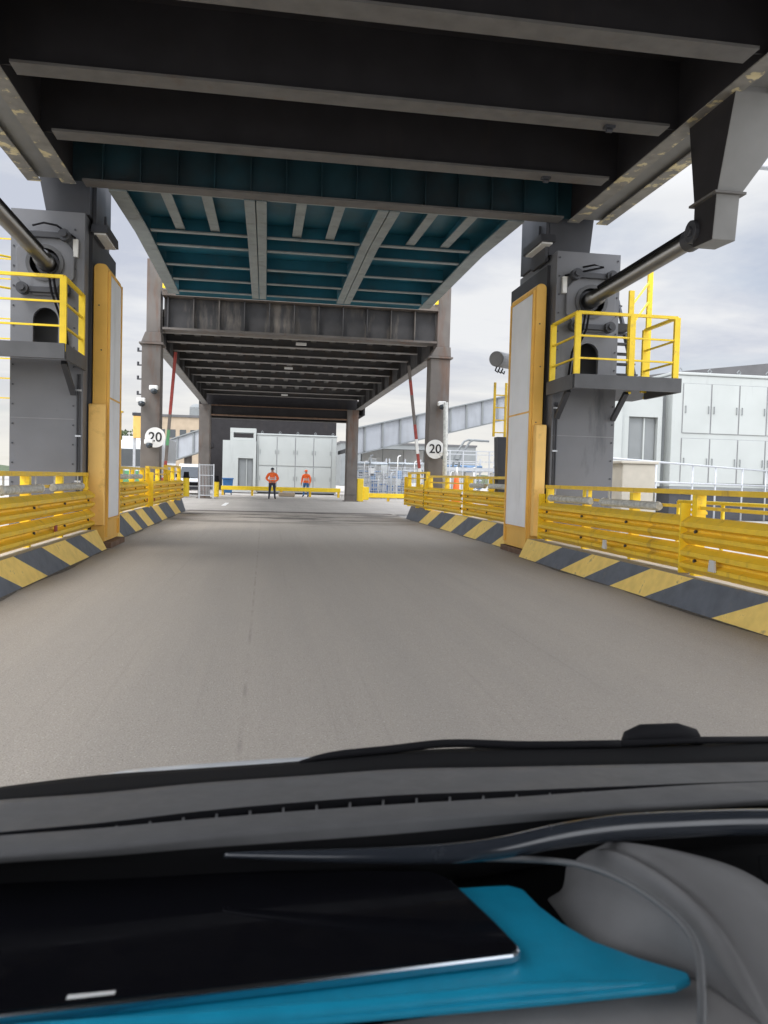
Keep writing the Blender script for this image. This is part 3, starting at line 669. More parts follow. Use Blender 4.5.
# ------------------------------------------------------------------ white equipment cabinets
def cabinet(x0, x1, yf, z0, z1, cols, x_first, cw, rows, label, loc, depth=3.2):
    t = thing('equipment_cabinet', label, 'cabinet', (loc[0], loc[1], 0), 0, 'white walk-in equipment cabinets')
    MB().box(x0, x1, yf, yf + depth, z0, z1).build('body', 'unit_white', t, bevel=.03)
    MB().box(x0 - .05, x1 + .05, yf - .06, yf + depth + .05, z1 + .005, z1 + .13).build('roof', 'unit_white', t, bevel=.03)
    for r0, r1 in rows:
        MB().box(x_first, x_first + cols * cw, yf - .012, yf - .002, r0 - .02, r1 + .02).build('door_seal', 'tower_edge', t)
        for c in range(cols):
            xa = x_first + c * cw
            o = MB().box(xa + .03, xa + cw - .03, yf - .045, yf - .014, r0, r1).build('access_door', 'unit_white', t, bevel=.012)
            k = MB()
            for xx in (xa + .13, xa + cw - .13):
                zz = (r0 + r1) / 2 - .05; k.bar((xx, yf - .09, zz - .16), (xx, yf - .09, zz + .16), .03, .03)
                k.box(xx - .015, xx + .015, yf - .09, yf - .046, zz - .16, zz - .13); k.box(xx - .015, xx + .015, yf - .09, yf - .046, zz + .13, zz + .16)
            k.build('handle', 'unit_shade', o)
    n = int((x1 - x0) / 1.4)
    for i in range(n + 1):
        k = MB(); xx = x0 + .4 + i * 1.4
        k.tube([(xx, yf + .2, z1 + .13), (xx - .09, yf + .2, z1 + .24), (xx, yf + .2, z1 + .34), (xx + .09, yf + .2, z1 + .24), (xx, yf + .2, z1 + .13)], .025, 6); k.build('lifting_lug', 'unit_shade', t)
    k = MB(); k.box(x0 + .1, x1 - .1, yf + .15, yf + depth - .1, 0, z0 - .18); k.build('plinth', 'tower_dark', t)
    k = MB(); k.box(x0, x1, yf - .02, yf + depth, z0 - .175, z0 - .005); k.build('base_beam', 'unit_shade', t)
    return t
def annex(t, x0, x1, y0, y1, z0, z1, dx0, dx1, dz0, dz1):
    k = MB().plate([(x0, z0), (x1, z0), (x1, z1), (x0, z1)], [[(dx0, dz0), (dx1, dz0), (dx1, dz1), (dx0, dz1)]], y0, y0 + .3)
    k.box(x0, x1, y0 + .301, y1, z0, z1); o = k.build('annex', 'unit_white', t)
    MB().box(dx0 + .05, dx1 - .05, y0 + .2, y0 + .29, dz0, dz1 - .05).build('recessed_door', 'unit_shade', t)
    MB().box(dx0 + (dx1 - dx0) * .55, dx0 + (dx1 - dx0) * .6, y0 + .12, y0 + .195, dz0, dz1 - .05).build('door_edge', 'unit_white', t)
c1 = cabinet(-.68, 5.62, 64, .3, 4.62, 4, -.55, 1.45, ((.45, 2.15), (2.25, 4.5)), 'white equipment cabinet under the bridge behind the standing worker', (2.5, 65))
annex(c1, -3.3, -.72, 63.7, 66.5, .12, 4.12, -2.1, -.95, .4, 2.75)
k = MB(); k.box(-2.75, -.75, 63.8, 65.5, 4.13, 4.35); k.box(-2.75, -2.5, 63.8, 65.5, 4.352, 4.75); k.box(-.95, -.75, 63.8, 65.5, 4.352, 4.75); k.box(-2.75, -.75, 63.8, 65.5, 4.755, 5.1); k.build('vent_housing', 'unit_white', c1)
c2 = cabinet(17.6, 27.2, 33, 1.42, 6.32, 6, 18.06, 1.34, ((1.62, 3.55), (3.8, 5.95)), 'large white equipment cabinet with rows of doors behind the right railing', (22, 34.5))
annex(c2, 14.4, 17.3, 33.3, 36, 1.42, 5.7, 15.75, 17.1, 1.9, 4.45)
MB().box(17.31, 17.59, 33.6, 35.8, 1.42, 6.0).build('link_corridor', 'unit_shade', c2)
k = MB(); k.box(14.4, 15.3, 33.0, 33.29, 1.6, 5.4); k.build('side_panel', 'unit_white', c2)
b = MB(); b.prism([(24, 5.0), (45, 5.0), (45, 11.4), (27.2, 9.1), (24, 8.6)], 'y', 50, 58)
t = thing('storage_shed', 'dark grey sloping shed roof above the large right cabinet', 'shed', (34, 54, 0))
b.build('roof', 'roof_grey', t); MB().box(24.5, 44.5, 50.3, 57.5, 0, 4.98).build('wall', 'unit_shade', t)

t = thing('dark_backdrop', 'black wall behind the white cabinet standing in for the dark bridge beams', 'shed', (1, 76, 0))
MB().box(-5.2, 6.6, 76, 84, 0, 7.8).build('wall', 'deck_steel', t); MB().box(-5.4, 6.9, 75.7, 84.3, 7.804, 8.1).build('roof', 'deck_steel', t)  # near-black block stands in for the dark beams above the cabinet
# low yellow guard rail in front of the cabinet
def low_rail(x0, x1, y, z, label):
    t = thing('guard_rail', label, 'guard rail', (x0, y, 0), 0, 'low yellow guard rails')
    MB().box(x0, x1, y - .06, y + .06, z - .14, z + .14).build('beam', 'yellow_bright', t, bevel=.02)
    n = max(2, int((x1 - x0) / 1.8))
    for i in range(n + 1):
        xx = x0 + .12 + (x1 - x0 - .24) * i / n; MB().box(xx - .08, xx + .08, y + .062, y + .2, 0, z + .1).build('post', 'yellow', t)
low_rail(-3.0, 5.3, 56.5, .52, 'low yellow guard rail in front of the white cabinet behind the worker')
low_rail(5.9, 9.6, 50, .36, 'low yellow guard rail to the right of the far frame column')
b = MB(); b.box(.95, 2.1, 56.0, 56.3, 0, .30); tag(b.build('sandbag', 'brick', bevel=.08), 'tan block lying at the foot of the low yellow guard rail', 'block')
b = MB(); b.box(5.55, 5.95, 48.4, 49.2, 0, 1.4); b.box(5.95, 6.3, 48.5, 49.1, .1, .9); tag(b.build('bumper_block', 'yellow_bright', bevel=.04), 'bright yellow bumper block against the far right column', 'bumper')
def bollard(x, y, h, r, label):
    t = thing('bollard', label, 'bollard', (x, y, 0), 0, 'yellow bollards at the far gate')
    MB().tube([(0, 0, 0), (0, 0, h * .72), (0, 0, h * .721), (0, 0, h)], r, 16, 0).build('post', 'yellow_bright', t, local=True, smooth=False)
    MB().tube([(0, 0, h + .002), (0, 0, h + .07), (0, 0, h + .08), (0, 0, h + .38)], [r + .02, r + .02, r - .01, r - .04], 16).build('cap', 'black', t, local=True)
bollard(-4.83, 51, 1.15, .19, 'yellow bollard with black cap in front of the white van')
bollard(-3.05, 52, .95, .17, 'yellow bollard with black cap right of the metal gate')
t = thing('metal_gate', 'grey mesh gate beside the far left column', 'gate', (-3.3, 47, 0))
k = MB()
for x in (-3.72, -2.92): k.bar((x, 47, 0), (x, 47, 2.0), .07, .07)
for z in (.2, .75, 1.35, 1.95): k.bar((-3.72, 47, z), (-2.92, 47, z), .05, .05)
k.build('frame', 'galv', t)
k = MB()
for i in range(9): k.bar((-3.64 + i * .085, 47.02, .2), (-3.64 + i * .085, 47.02, 1.95), .018, .018)
k.build('mesh_bars', 'galv', t)
t = thing('waste_bin', 'blue wheeled bin at the left end of the low yellow guard rail', 'bin', (-2.55, 57.5, 0))
MB().prism([(-2.85, .15), (-2.3, .15), (-2.22, 1.1), (-2.93, 1.1)], 'y', 57.2, 57.8).build('body', 'blue', t, bevel=.03)
MB().box(-2.97, -2.18, 57.15, 57.85, 1.105, 1.2).build('lid', 'blue', t, bevel=.03)
for x in (-2.8, -2.35): MB().tube([(x - .03, 57.7, .14), (x + .03, 57.7, .14)], .14, 14).build('wheel', 'tyre', t)

# ------------------------------------------------------------------ elevated ramps
def ramp_bridge(pts, h, depth, label, npan, supports):
    t = thing('elevated_ramp', label, 'ramp', pts[0])
    p, q = Vector(pts[0]), Vector(pts[1]); d = q - p
    v = [p, q, q + Vector((0, 0, h)), p + Vector((0, 0, h))]; off = Vector((0, .25, 0))
    MB().add(v + [x + off for x in v], [(0, 1, 2, 3), (7, 6, 5, 4), (0, 4, 5, 1), (1, 5, 6, 2), (2, 6, 7, 3), (3, 7, 4, 0)]).build('parapet', 'girder_pale', t)
    for i in range(npan + 1):
        k = MB(); c = p + d * (i / npan); k.box(c.x - .07, c.x + .07, c.y - .14, c.y - .005, c.z + .02, c.z + h - .02); k.build('stiffener', 'unit_shade', t)
    k = MB(); k.bar(p + Vector((0, -.02, h + .05)), q + Vector((0, -.02, h + .05)), .4, .09); k.bar(p + Vector((0, -.02, -.05)), q + Vector((0, -.02, -.05)), .4, .09); k.build('flange', 'unit_shade', t)
    a = [p + Vector((0, .26, .25)), q + Vector((0, .26, .25)), q + Vector((0, depth, .25)), p + Vector((0, depth, .25))]; u = Vector((0, 0, .3))
    MB().add(a + [x + u for x in a], [(3, 2, 1, 0), (4, 5, 6, 7), (0, 1, 5, 4), (1, 2, 6, 5), (2, 3, 7, 6), (3, 0, 4, 7)]).build('roadway', 'deck_steel', t)
    for f in supports:
        c = p + d * f
        MB().box(c.x - .3, c.x + .3, c.y + 1, c.y + 1.6, 0, c.z + .2).build('pier', 'column', t)
ramp_bridge([(5.9, 59, 3.05), (27, 66, 8.6)], 1.85, 7, 'pale grey elevated ramp climbing to the right past the right column', 15, (.35, .75))
ramp_bridge([(-14.2, 72, .35), (-4.6, 68, 3.55)], 1.75, 6, 'pale grey elevated ramp climbing towards the far left column', 7, (.3, .8))

# clutter of plant below the right ramp
t = thing('panel_wall', 'white panelled wall below the right elevated ramp', 'wall', (9.4, 66.5, 0))
for i in range(3):
    MB().box(8.0 + i * 1.75, 9.7 + i * 1.75, 66.5, 66.7, .4, 3.9).build('panel', 'white_paint', t)
MB().box(7.9, 13.4, 66.71, 66.8, 0, 3.95).build('backing', 'unit_shade', t)
rnd = random.Random(3)
for i in range(9):
    x = 6.7 + i * .62 + rnd.uniform(-.1, .1); y = 58.5 + rnd.uniform(-.8, .8); h = rnd.uniform(.6, 1.2); w = rnd.uniform(.38, .5)
    t = thing('plastic_crate', 'blue plastic crate in the row standing beside the far right barrier', 'crate', (x, y, 0), 0, 'blue crates beyond the far right barrier')
    MB().box(x - w / 2, x + w / 2, y - .3, y + .3, .12, h).build('tub', 'blue' if i % 3 else 'galv', t, bevel=.03)
    MB().box(x - w / 2 - .03, x + w / 2 + .03, y - .33, y + .33, h + .003, h + .08).build('rim', 'blue', t)
    MB().box(x - w / 2 + .02, x + w / 2 - .02, y - .28, y + .28, 0, .115).build('pallet', 'brick', t)
    t['label'] = ('blue' if i % 3 else 'grey') + ' plastic crate in the row standing beyond the far right barrier'
for i, (x, y, h, kind) in enumerate(((6.6, 60.6, 2.9, 0), (7.3, 61.2, 2.5, 1), (8.1, 60.8, 3.0, 0), (12.3, 62, 2.8, 1), (13.2, 62.2, 3.1, 1))):
    t = thing('control_kiosk', ('white', 'pale grey')[kind] + ' control kiosk below the right elevated ramp', 'kiosk', (x, y, 0), 0, 'control kiosks below the right ramp')
    MB().box(x - .3, x + .3, y, y + .5, 0, h).build('body', 'white_paint' if not kind else 'galv', t, bevel=.03)
    MB().box(x - .24, x + .24, y - .03, y - .003, h * .5, h - .12).build('door', 'unit_white', t)
    MB().box(x - .15, x + .1, y - .045, y - .032, h * .62, h * .78).build('window', 'glass', t)
    MB().box(x - .22, x + .22, y - .03, y - .003, .15, h * .42).build('louvre', 'unit_shade', t)
t = thing('mesh_fence', 'grey wire mesh fence running below the right elevated ramp', 'fence', (6.3, 55.5, 0))
k = MB()
for i in range(6): k.bar((6.3 + i * .95, 55.5, 0), (6.3 + i * .95, 55.5, 2.3), .06, .06)
for z in (.3, 1.3, 2.25): k.bar((6.3, 55.5, z), (11.05, 55.5, z), .04, .04)
k.build('frame', 'galv', t)
k = MB()
for i in range(36): k.bar((6.35 + i * .13, 55.52, .1), (6.35 + i * .13, 55.52, 2.25), .022, .012)
for i in range(16): k.bar((6.3, 55.53, .2 + i * .13), (11.05, 55.53, .2 + i * .13), .012, .022)
k.build('wire_mesh', 'galv', t)
t = thing('plant_walkway', 'pale blue grey raised walkway with railings below the right ramp', 'walkway', (12, 45, 0))
MB().box(9.6, 14.5, 45, 47, 2.0, 2.2).build('floor', 'galv', t)
for z in (2.55, 2.95, 3.25 - .1):
    k = MB(); k.bar((9.6, 45, z), (14.5, 45, z), .05, .05); k.build('rail', 'galv', t)
for i in range(7): MB().bar((9.7 + i * .78, 45.0, 0), (9.7 + i * .78, 45.0, 3.15), .07, .07).build('post', 'galv', t)
for i, x in enumerate((10.9, 11.6, 13.1)): MB().box(x, x + .45, 45.6, 46.2, 0, 1.95).build('locker', 'white_paint', t, bevel=.02)
rp = random.Random(11)
for i, (x0, x1, y, lab) in enumerate(((6.4, 8.6, 57.0, 'pale pipe rack with risers next to the far right column'), (8.9, 11.2, 57.4, 'pale pipe rack with blue lines below the middle of the right ramp'), (11.5, 14.2, 52.0, 'pale pipe rack beside the raised walkway'), (14.6, 17.4, 50.0, 'pale pipe rack furthest right behind the right pillar'))):
    t = thing('pipe_rack', lab, 'pipe rack', ((x0 + x1) / 2, y, 0), 0, 'pipe racks below the right ramp')
    k = MB()
    for x in (x0, (x0 + x1) / 2, x1): k.bar((x, y, 0), (x, y, 2.9), .09, .09)
    for z in (.8, 1.7, 2.6): k.bar((x0, y, z), (x1, y, z), .08, .08)
    k.build('frame', 'galv', t)
    for j in range(5):
        z = .55 + j * .48 + rp.uniform(-.1, .1); MB().tube([(x0 - .1, y - .12, z), (x1 + .1, y - .12, z)], rp.uniform(.035, .08), 8).build('pipe', 'pipe_blue' if (i + j) % 3 == 0 else 'pipe_pale', t, smooth=True)
    for j in range(6):
        x = x0 + (x1 - x0) * (j + .5) / 6 + rp.uniform(-.08, .08); h = rp.uniform(1.4, 3.0)
        MB().tube([(x, y - .26, .1), (x, y - .26, h), (x + .05, y - .22, h + .12), (x + .22, y - .2, h + .15)], rp.uniform(.03, .06), 8).build('riser', ('pipe_pale', 'white_paint', 'unit_shade')[j % 3], t, smooth=True)
    for j in range(3):
        x = x0 + (x1 - x0) * rp.uniform(.1, .8); z = rp.uniform(.4, 1.8)
        MB().box(x, x + rp.uniform(.3, .5), y - .5, y - .33, z, z + rp.uniform(.4, .7)).build('valve_box', ('white_paint', 'pipe_blue', 'unit_white')[j], t, bevel=.02)
t = thing('vent_duct', 'grey goose neck vent pipe rising over the raised walkway', 'vent', (11.1, 46, 2.2))
for dx in (0, .35): MB().tube([(10.9 + dx, 46, 2.2), (11.0 + dx, 46, 2.9), (11.55 + dx, 46, 3.75), (11.8 + dx, 46, 3.85), (12.7 + dx, 46, 3.8)], .065, 10).build('pipe', 'unit_shade', t, smooth=True)
t = thing('traffic_cone', 'orange traffic cone tip showing behind the far right barrier', 'cone', (8.0, 33.0, 0))
MB().tube([(8.0, 33, .05), (8.0, 33, 1.62), ], [.24, .09], 16).build('body', 'orange', t, smooth=True); MB().box(7.6, 8.4, 32.6, 33.4, 0, .045).build('base', 'black', t)
MB().tube([(8.0, 33, 1.625), (8.0, 33, 2.0)], [.08, .03], 12).build('tip', 'white_paint', t, smooth=True)

# ------------------------------------------------------------------ vehicles on the left
def van(x, y, rz, label, h=2.1, w=1.9, L=4.8, name='parked_van'):
    t = thing(name, label, 'van', (x, y, 0), rz)
    hw = w / 2
    prof = [(0, .35), (-.02, .75), (.10, 1.0), (.55, 1.12), (1.35, h - .18), (1.7, h), (L - .1, h), (L, h - .3), (L, .35)]
    MB().prism(prof, 'x', -hw, hw).build('body', 'van_white', t, local=True, bevel=.06)
    k = MB(); a, e = Vector((0, .55 - .03, 1.14)), Vector((0, 1.35 - .03, h - .2)); k.add([(-hw + .14, a.y - .012, a.z + .03), (hw - .14, a.y - .012, a.z + .03), (hw - .2, e.y - .02, e.z), (-hw + .2, e.y - .02, e.z)], [(0, 1, 2, 3)])
    k.build('windscreen', 'glass', t, local=True, solid=.02)
    MB().box(-hw + .35, hw - .35, -.05, -.022, .62, .86).build('grille', 'black', t, local=True)
    MB().box(-hw + .02, hw - .02, -.09, -.03, .33, .55).build('bumper', 'tower_dark', t, local=True, bevel=.03)
    for s in (-1, 1):
        MB().box(*sorted((s * (hw - .32), s * (hw - .05))), -.05, .02, .68, .88).build('headlight', 'silver', t, local=True, bevel=.02)
        MB().box(*sorted((s * hw, s * (hw + .18))), .95, 1.05, 1.15, 1.38).build('mirror', 'black', t, local=True, bevel=.02)
        MB().box(*sorted((s * (hw + .003), s * (hw + .012))), 1.2, 2.1, 1.15, h - .3).build('side_window', 'glass', t, local=True)
        for yy in (.85, L - .9):
            MB().tube([(s * (hw - .2), yy, .33), (s * (hw + .02), yy, .33)], .33, 18).build('wheel', 'tyre', t, local=True)
    return t
van(-5.0, 56, 0, 'white van facing the car beside the far left column')
van(-11.6, 35, math.radians(90), 'white van parked beyond the left tower', 1.72, 1.85, 4.6)
t = thing('parked_lorry', 'white lorry with green lower cab between the left pillar and column', 'lorry', (-7.2, 46, 0))
k = MB(); k.prism([(46, .5), (46, 1.6), (46.15, 2.9), (46.5, 3.2), (48, 3.2), (48, .5)], 'x', -8.1, -5.9); k.build('cab', 'van_white', t, bevel=.08)
MB().box(-7.9, -6.1, 45.95, 46.02, 1.75, 2.7).build('windscreen', 'glass', t); MB().box(-7.95, -6.05, 45.93, 45.99, .6, 1.5).build('grille', 'green_paint', t, bevel=.03)
MB().box(-8.2, -5.8, 48.1, 54, .9, 3.5).build('cargo_box', 'van_white', t, bevel=.03)
for x in (-8.0, -6.2):
    for y in (46.9, 50, 52.8): MB().tube([(x - .15, y, .48), (x + .15, y, .48)], .48, 18).build('wheel', 'tyre', t)
t = thing('signal_panel', 'tall amber panel on a grey post left of the left column', 'signal', (-4.6, 30, 0))
MB().box(-4.75, -4.30, 30.02, 30.14, 2.65, 3.45).build('panel', 'yellow_cover', t, bevel=.02)
MB().box(-4.78, -4.27, 30.0, 30.16, 3.46, 3.56).build('hood', 'tower_dark', t)
MB().bar((-4.72, 30.2, 0), (-4.72, 30.2, 3.6), .09, .09).build('post', 'galv', t)
t = thing('guide_post', 'slim yellow post behind the left pillar', 'post', (-3.55, 21, 0))
MB().box(-3.72, -3.62, 21, 21.1, 0, 2.9).build('post', 'yellow_pillar', t); MB().box(-3.76, -3.58, 20.96, 21.14, 2.9, 2.94).build('cap', 'yellow', t)

# ------------------------------------------------------------------ far buildings, trees, hills
def building(x0, x1, y, d, h, m, label, wins=(), roof=None):
    t = thing('far_building', label, 'building', ((x0 + x1) / 2, y, 0))
    MB().box(x0, x1, y, y + d, 0, h).build('wall', m, t)
    MB().box(x0 - .2, x1 + .2, y - .2, y + d, h + .004, h + .35).build('roof', roof or 'roof_grey', t)
    for (wx, wz, ww, wh) in wins: MB().box(wx, wx + ww, y - .05, y - .004, wz, wz + wh).build('window', 'glass', t)
    return t
bt = building(-16, -8.5, 120, 12, 9.6, 'brick', 'tan flat roofed building beyond the left ramp', [(-15.4 + i * 1.5, 6.6, .9, 1.2) for i in range(5)])
k = MB(); k.tube([(-10.2, 121.5, 9.96), (-10.2, 121.5, 11.2), (-10.2, 121.5, 11.6), (-10.2, 121.5, 11.75)], [1.0, 1.0, .7, .1], 18); k.build('roof_tank', 'unit_shade', bt, smooth=False)
building(-46, -37, 110, 9, 6.2, 'redwall', 'red walled shed far beyond the left barrier', [(-45 + i * 2.2, 2.5, 1.2, 1.2) for i in range(4)], 'unit_shade')
building(-60, -48, 130, 9, 5.5, 'unit_white', 'long pale shed far left behind the red one', [(-59 + i * 2.4, 2.5, 1.2, 1.2) for i in range(5)])
building(14, 40, 150, 12, 8, 'unit_shade', 'grey shed on the far right skyline', [(15 + i * 3, 4, 1.6, 1.6) for i in range(8)])
building(-30, -20, 140, 12, 6, 'concrete_pale', 'pale low building far behind the white lorry', [(-29 + i * 2, 3, 1.1, 1.3) for i in range(5)])
def tree(x, y, h, r, label):
    t = thing('broadleaf_tree', label, 'tree', (x, y, 0), 0, 'trees on the far skyline')
    k = MB(); k.tube([(x, y, 0), (x + .1, y, h * .4), (x, y, h * .75)], [.28, .2, .08], 8)
    for i in range(5):
        a = i * 1.26; k.tube([(x, y, h * (.35 + .07 * i)), (x + math.cos(a) * r * .6, y + math.sin(a) * r * .6, h * (.6 + .06 * i))], [.09, .03], 6)
    k.build('trunk', 'bark', t)
    k = MB(); rr = random.Random(int(x * 7 + y))
    cl = [(Vector((x + rr.uniform(-r, r) * .7, y + rr.uniform(-r, r) * .7, h * rr.uniform(.5, .95))), r * rr.uniform(.25, .45)) for _ in range(16)]
    for c, q in cl:
        for _ in range(70):
            d = Vector((rr.gauss(0, 1), rr.gauss(0, 1), rr.gauss(0, .8))); d.normalize(); p = c + d * q * rr.random() ** .4
            u = Vector((rr.gauss(0, 1), rr.gauss(0, 1), rr.gauss(0, 1))).normalized() * .22; w = u.cross(Vector((rr.gauss(0, 1), rr.gauss(0, 1), rr.gauss(0, 1)))).normalized() * .16
            k.add([p - u, p + w, p + u, p - w], [(0, 1, 2, 3)])
    k.build('crown', 'leaf', t, fix=False)
tree(-40, 96, 7.5, 3.2, 'rounded green tree in front of the red shed')
tree(-47, 104, 8.2, 3.4, 'taller green tree at the far left edge of the view')
tree(-19, 112, 6.5, 2.8, 'green tree beside the tan flat roofed building')
b = MB()
rows = [[], []]
for i in range(81):
    x = -500 + i * 12.5; hh = 5 + 4 * math.sin(i * .37) + 3 * math.sin(i * .91 + 1)
    rows[0].append((x, 420, -.05)); rows[1].append((x, 450, max(hh, 1)))
b.grid(rows + [[(p[0], 520, -.05) for p in rows[0]]]); struct(b.build('hills', 'leaf', smooth=True))

# ------------------------------------------------------------------ the worker
def person(loc, rz, label, trousers='navy', hat='navy', relaxed=False):
    t = thing('person', label, 'person', loc, rz)
    V = [(0, 0, .98), (0, 0, 1.12), (0, -.01, 1.30), (0, .01, 1.46), (0, 0, 1.56), (0, -.02, 1.64), (0, -.02, 1.74)]
    R = [(.17, .13), (.175, .13), (.19, .13), (.14, .10), (.065, .065), (.085, .10), (.07, .085)]
    E = [(i, i + 1) for i in range(6)]
    def chain(start, pts):
        p = start
        for (c, r) in pts: V.append(c); R.append(r if isinstance(r, tuple) else (r, r)); E.append((p, len(V) - 1)); p = len(V) - 1
    for s in (-1, 1):
        chain(0, [((s * .11, 0, .88), .115), ((s * .14, -.015, .50), .075), ((s * .17, .015, .12), .05), ((s * .18, -.03, .045), .05), ((s * .19, -.15, .035), .042)])
        if relaxed: chain(3, [((s * .22, .01, 1.43), .095), ((s * .30, .03, 1.15), .075), ((s * .31, -.05, .92), .052), ((s * .31, -.07, .84), .045), ((s * .31, -.08, .77), .035)])
        else: chain(3, [((s * .22, .01, 1.43), .095), ((s * .35, .03, 1.17), .078), ((s * .17, -.14, 1.02), .05), ((s * .10, -.19, 1.00), .042), ((s * .05, -.21, .98), .035)])
    me = bpy.data.meshes.new('body'); me.from_pydata(V, E, [])
    o = bpy.data.objects.new('tmp', me); COL.objects.link(o)
    sk = o.modifiers.new('skin', 'SKIN'); o.modifiers.new('sub', 'SUBSURF').levels = 2
    for i, r in enumerate(R): me.skin_vertices[0].data[i].radius = r
    me.skin_vertices[0].data[0].use_root = True
    dg = bpy.context.evaluated_depsgraph_get(); m2 = bpy.data.meshes.new_from_object(o.evaluated_get(dg)); bpy.data.objects.remove(o)
    m2.materials.clear()
    for n in ('skin', 'orange', trousers, 'black', 'silver'): m2.materials.append(M[n])
    for p in m2.polygons:
        c = p.center; z = c.z; p.use_smooth = True
        hand = (abs(c.x) > .25 and z < .93) if relaxed else (abs(c.x) < .14 and c.y < -.16 and .9 < z < 1.08)
        if z > 1.53 or hand: mi = 0
        elif z < .10: mi = 3
        elif z > .93: mi = 4 if (1.12 < z < 1.17 and abs(c.x) < .2) else 1
        else: mi = 2
        p.material_index = mi
    m2.name = 'body'
    bo = bpy.data.objects.new('body', m2); COL.objects.link(bo); bo.parent = t
    k = MB(); k.tube([(0, -.015, 1.70), (0, -.015, 1.77), (0, -.01, 1.81)], [.105, .10, .05], 14); k.box(-.07, .07, -.19, -.09, 1.70, 1.72); k.build('cap', hat, t, local=True)
    MB().tube([(0, -.005, 1.20), (0, -.005, 1.235)], [.185, .186], 16).build('reflective_band', 'silver', t, local=True)
    k = MB()
    for s in (-1, 1):
        if relaxed:
            for j in range(4): k.tube([(s * .31, -.11 + j * .02, .79), (s * .305, -.115 + j * .02, .74), (s * .295, -.11 + j * .02, .70 + .008 * abs(j - 1))], [.011, .010, .008], 6)
            k.tube([(s * .29, -.11, .83), (s * .275, -.125, .79), (s * .28, -.125, .755)], [.012, .011, .009], 6); continue
        for j in range(4): k.tube([(s * (.10 - j * .012), -.19, 1.02 - j * .018), (s * .05, -.235, 1.0 - j * .018), (s * .0, -.235, .985 - j * .018)], [.011, .010, .008], 6)
        k.tube([(s * .10, -.18, 1.03), (s * .07, -.225, 1.05), (s * .045, -.235, 1.045)], [.012, .011, .009], 6)
    k.build('hands', 'skin', t, local=True, smooth=True)
    k = MB()
    for s in (-1, 1): k.tube([(s * .035, -.105, 1.665), (s * .035, -.118, 1.665)], .011, 8)
    k.build('eyes', 'black', t, local=True)
    MB().tube([(0, -.10, 1.655), (0, -.135, 1.625), (0, -.11, 1.615)], [.012, .017, .012], 8).build('nose', 'skin', t, local=True)
person((.45, 50, 0), math.radians(4), 'worker in orange high visibility jacket and dark trousers standing in the far roadway')
person((2.92, 57.6, 0), math.radians(-28), 'worker in orange hooded jacket and blue trousers behind the low yellow guard rail', 'blue', 'orange', True)
for o in bpy.data.objects:
    if o.name.startswith('person') and o.type == 'EMPTY': o.scale = (1.06, 1.06, 1.06)

# ------------------------------------------------------------------ the car's dashboard
def spline(pts, n):
    P = [Vector(p) for p in pts]; P = [P[0] * 2 - P[1]] + P + [P[-1] * 2 - P[-2]]; out = []
    m = len(P) - 3
    for i in range(n + 1):
        t = i / n * m; k = min(int(t), m - 1); u = t - k; a, b, c, d = P[k:k + 4]
        out.append(.5 * ((2 * b) + (c - a) * u + (2 * a - 5 * b + 4 * c - d) * u * u + (3 * b - a - 3 * c + d) * u ** 3))
    return out
def shift(row, dy, dz): return [Vector((p.x, p.y + dy, p.z + dz)) for p in row]
def between(r, q, f): return [a.lerp(b, f) for a, b in zip(r, q)]
ns = 60
rA = spline([(-0.416, 1.113, 0.965), (-0.35, 1.143, 0.965), (-0.225, 1.178, 0.965), (-0.086, 1.195, 0.965), (0.062, 1.214, 0.965), (0.223, 1.248, 0.965), (0.392, 1.256, 0.965), (0.564, 1.254, 0.965), (0.743, 1.252, 0.965), (0.871, 1.254, 0.965), (1.01, 1.255, 0.965)], ns)
rB = spline([(-0.386, 1.034, 0.985), (-0.32, 1.047, 0.985), (-0.202, 1.06, 0.985), (-0.078, 1.084, 0.985), (0.057, 1.099, 0.985), (0.2, 1.115, 0.985), (0.348, 1.112, 0.985), (0.5, 1.109, 0.985), (0.658, 1.106, 0.985), (0.768, 1.103, 0.985), (0.886, 1.098, 0.985)], ns)
rC = spline([(-0.337, 0.904, 1.0), (-0.281, 0.918, 1.0), (-0.178, 0.933, 1.0), (-0.068, 0.956, 1.0), (0.051, 0.973, 1.0), (0.178, 0.985, 1.0), (0.31, 0.987, 1.0), (0.448, 0.99, 1.0), (0.592, 0.993, 1.0), (0.692, 0.992, 1.0), (0.801, 0.991, 1.0)], ns)
rD = spline([(-0.336, 0.898, 1.0), (-0.28, 0.909, 1.0), (-0.176, 0.919, 1.0), (-0.067, 0.934, 1.0), (0.05, 0.947, 1.0), (0.173, 0.957, 1.0), (0.303, 0.965, 1.0), (0.442, 0.977, 1.0), (0.589, 0.988, 1.0), (0.69, 0.990, 1.0), (0.799, 0.9895, 1.0)], ns)
rE = spline([(-0.314, 0.842, 1.005), (-0.261, 0.854, 1.005), (-0.164, 0.863, 1.005), (-0.062, 0.878, 1.005), (0.047, 0.889, 1.005), (0.163, 0.9, 1.005), (0.287, 0.912, 1.005), (0.415, 0.916, 1.005), (0.55, 0.92, 1.005), (0.648, 0.928, 1.005), (0.754, 0.933, 1.005)], ns)
rF = spline([(-0.326, 0.874, 0.975), (-0.27, 0.884, 0.975), (-0.168, 0.883, 0.975), (-0.062, 0.885, 0.975), (0.048, 0.886, 0.975), (0.163, 0.891, 0.975), (0.287, 0.908, 0.975), (0.427, 0.941, 0.975), (0.572, 0.956, 0.975), (0.67, 0.957, 0.975), (0.774, 0.955, 0.975)], ns)
car = thing('car', 'dark car dashboard and windscreen base with a sliver of white bonnet ahead', 'car', (.25, 1.0, .9))
b = MB(); b.grid([shift(rA, .03, -.12), shift(rA, .004, -.012), rA, between(rA, rB, .25), shift(between(rA, rB, .6), 0, -.004), shift(rB, .003, -.006), shift(rB, 0, -.03)])
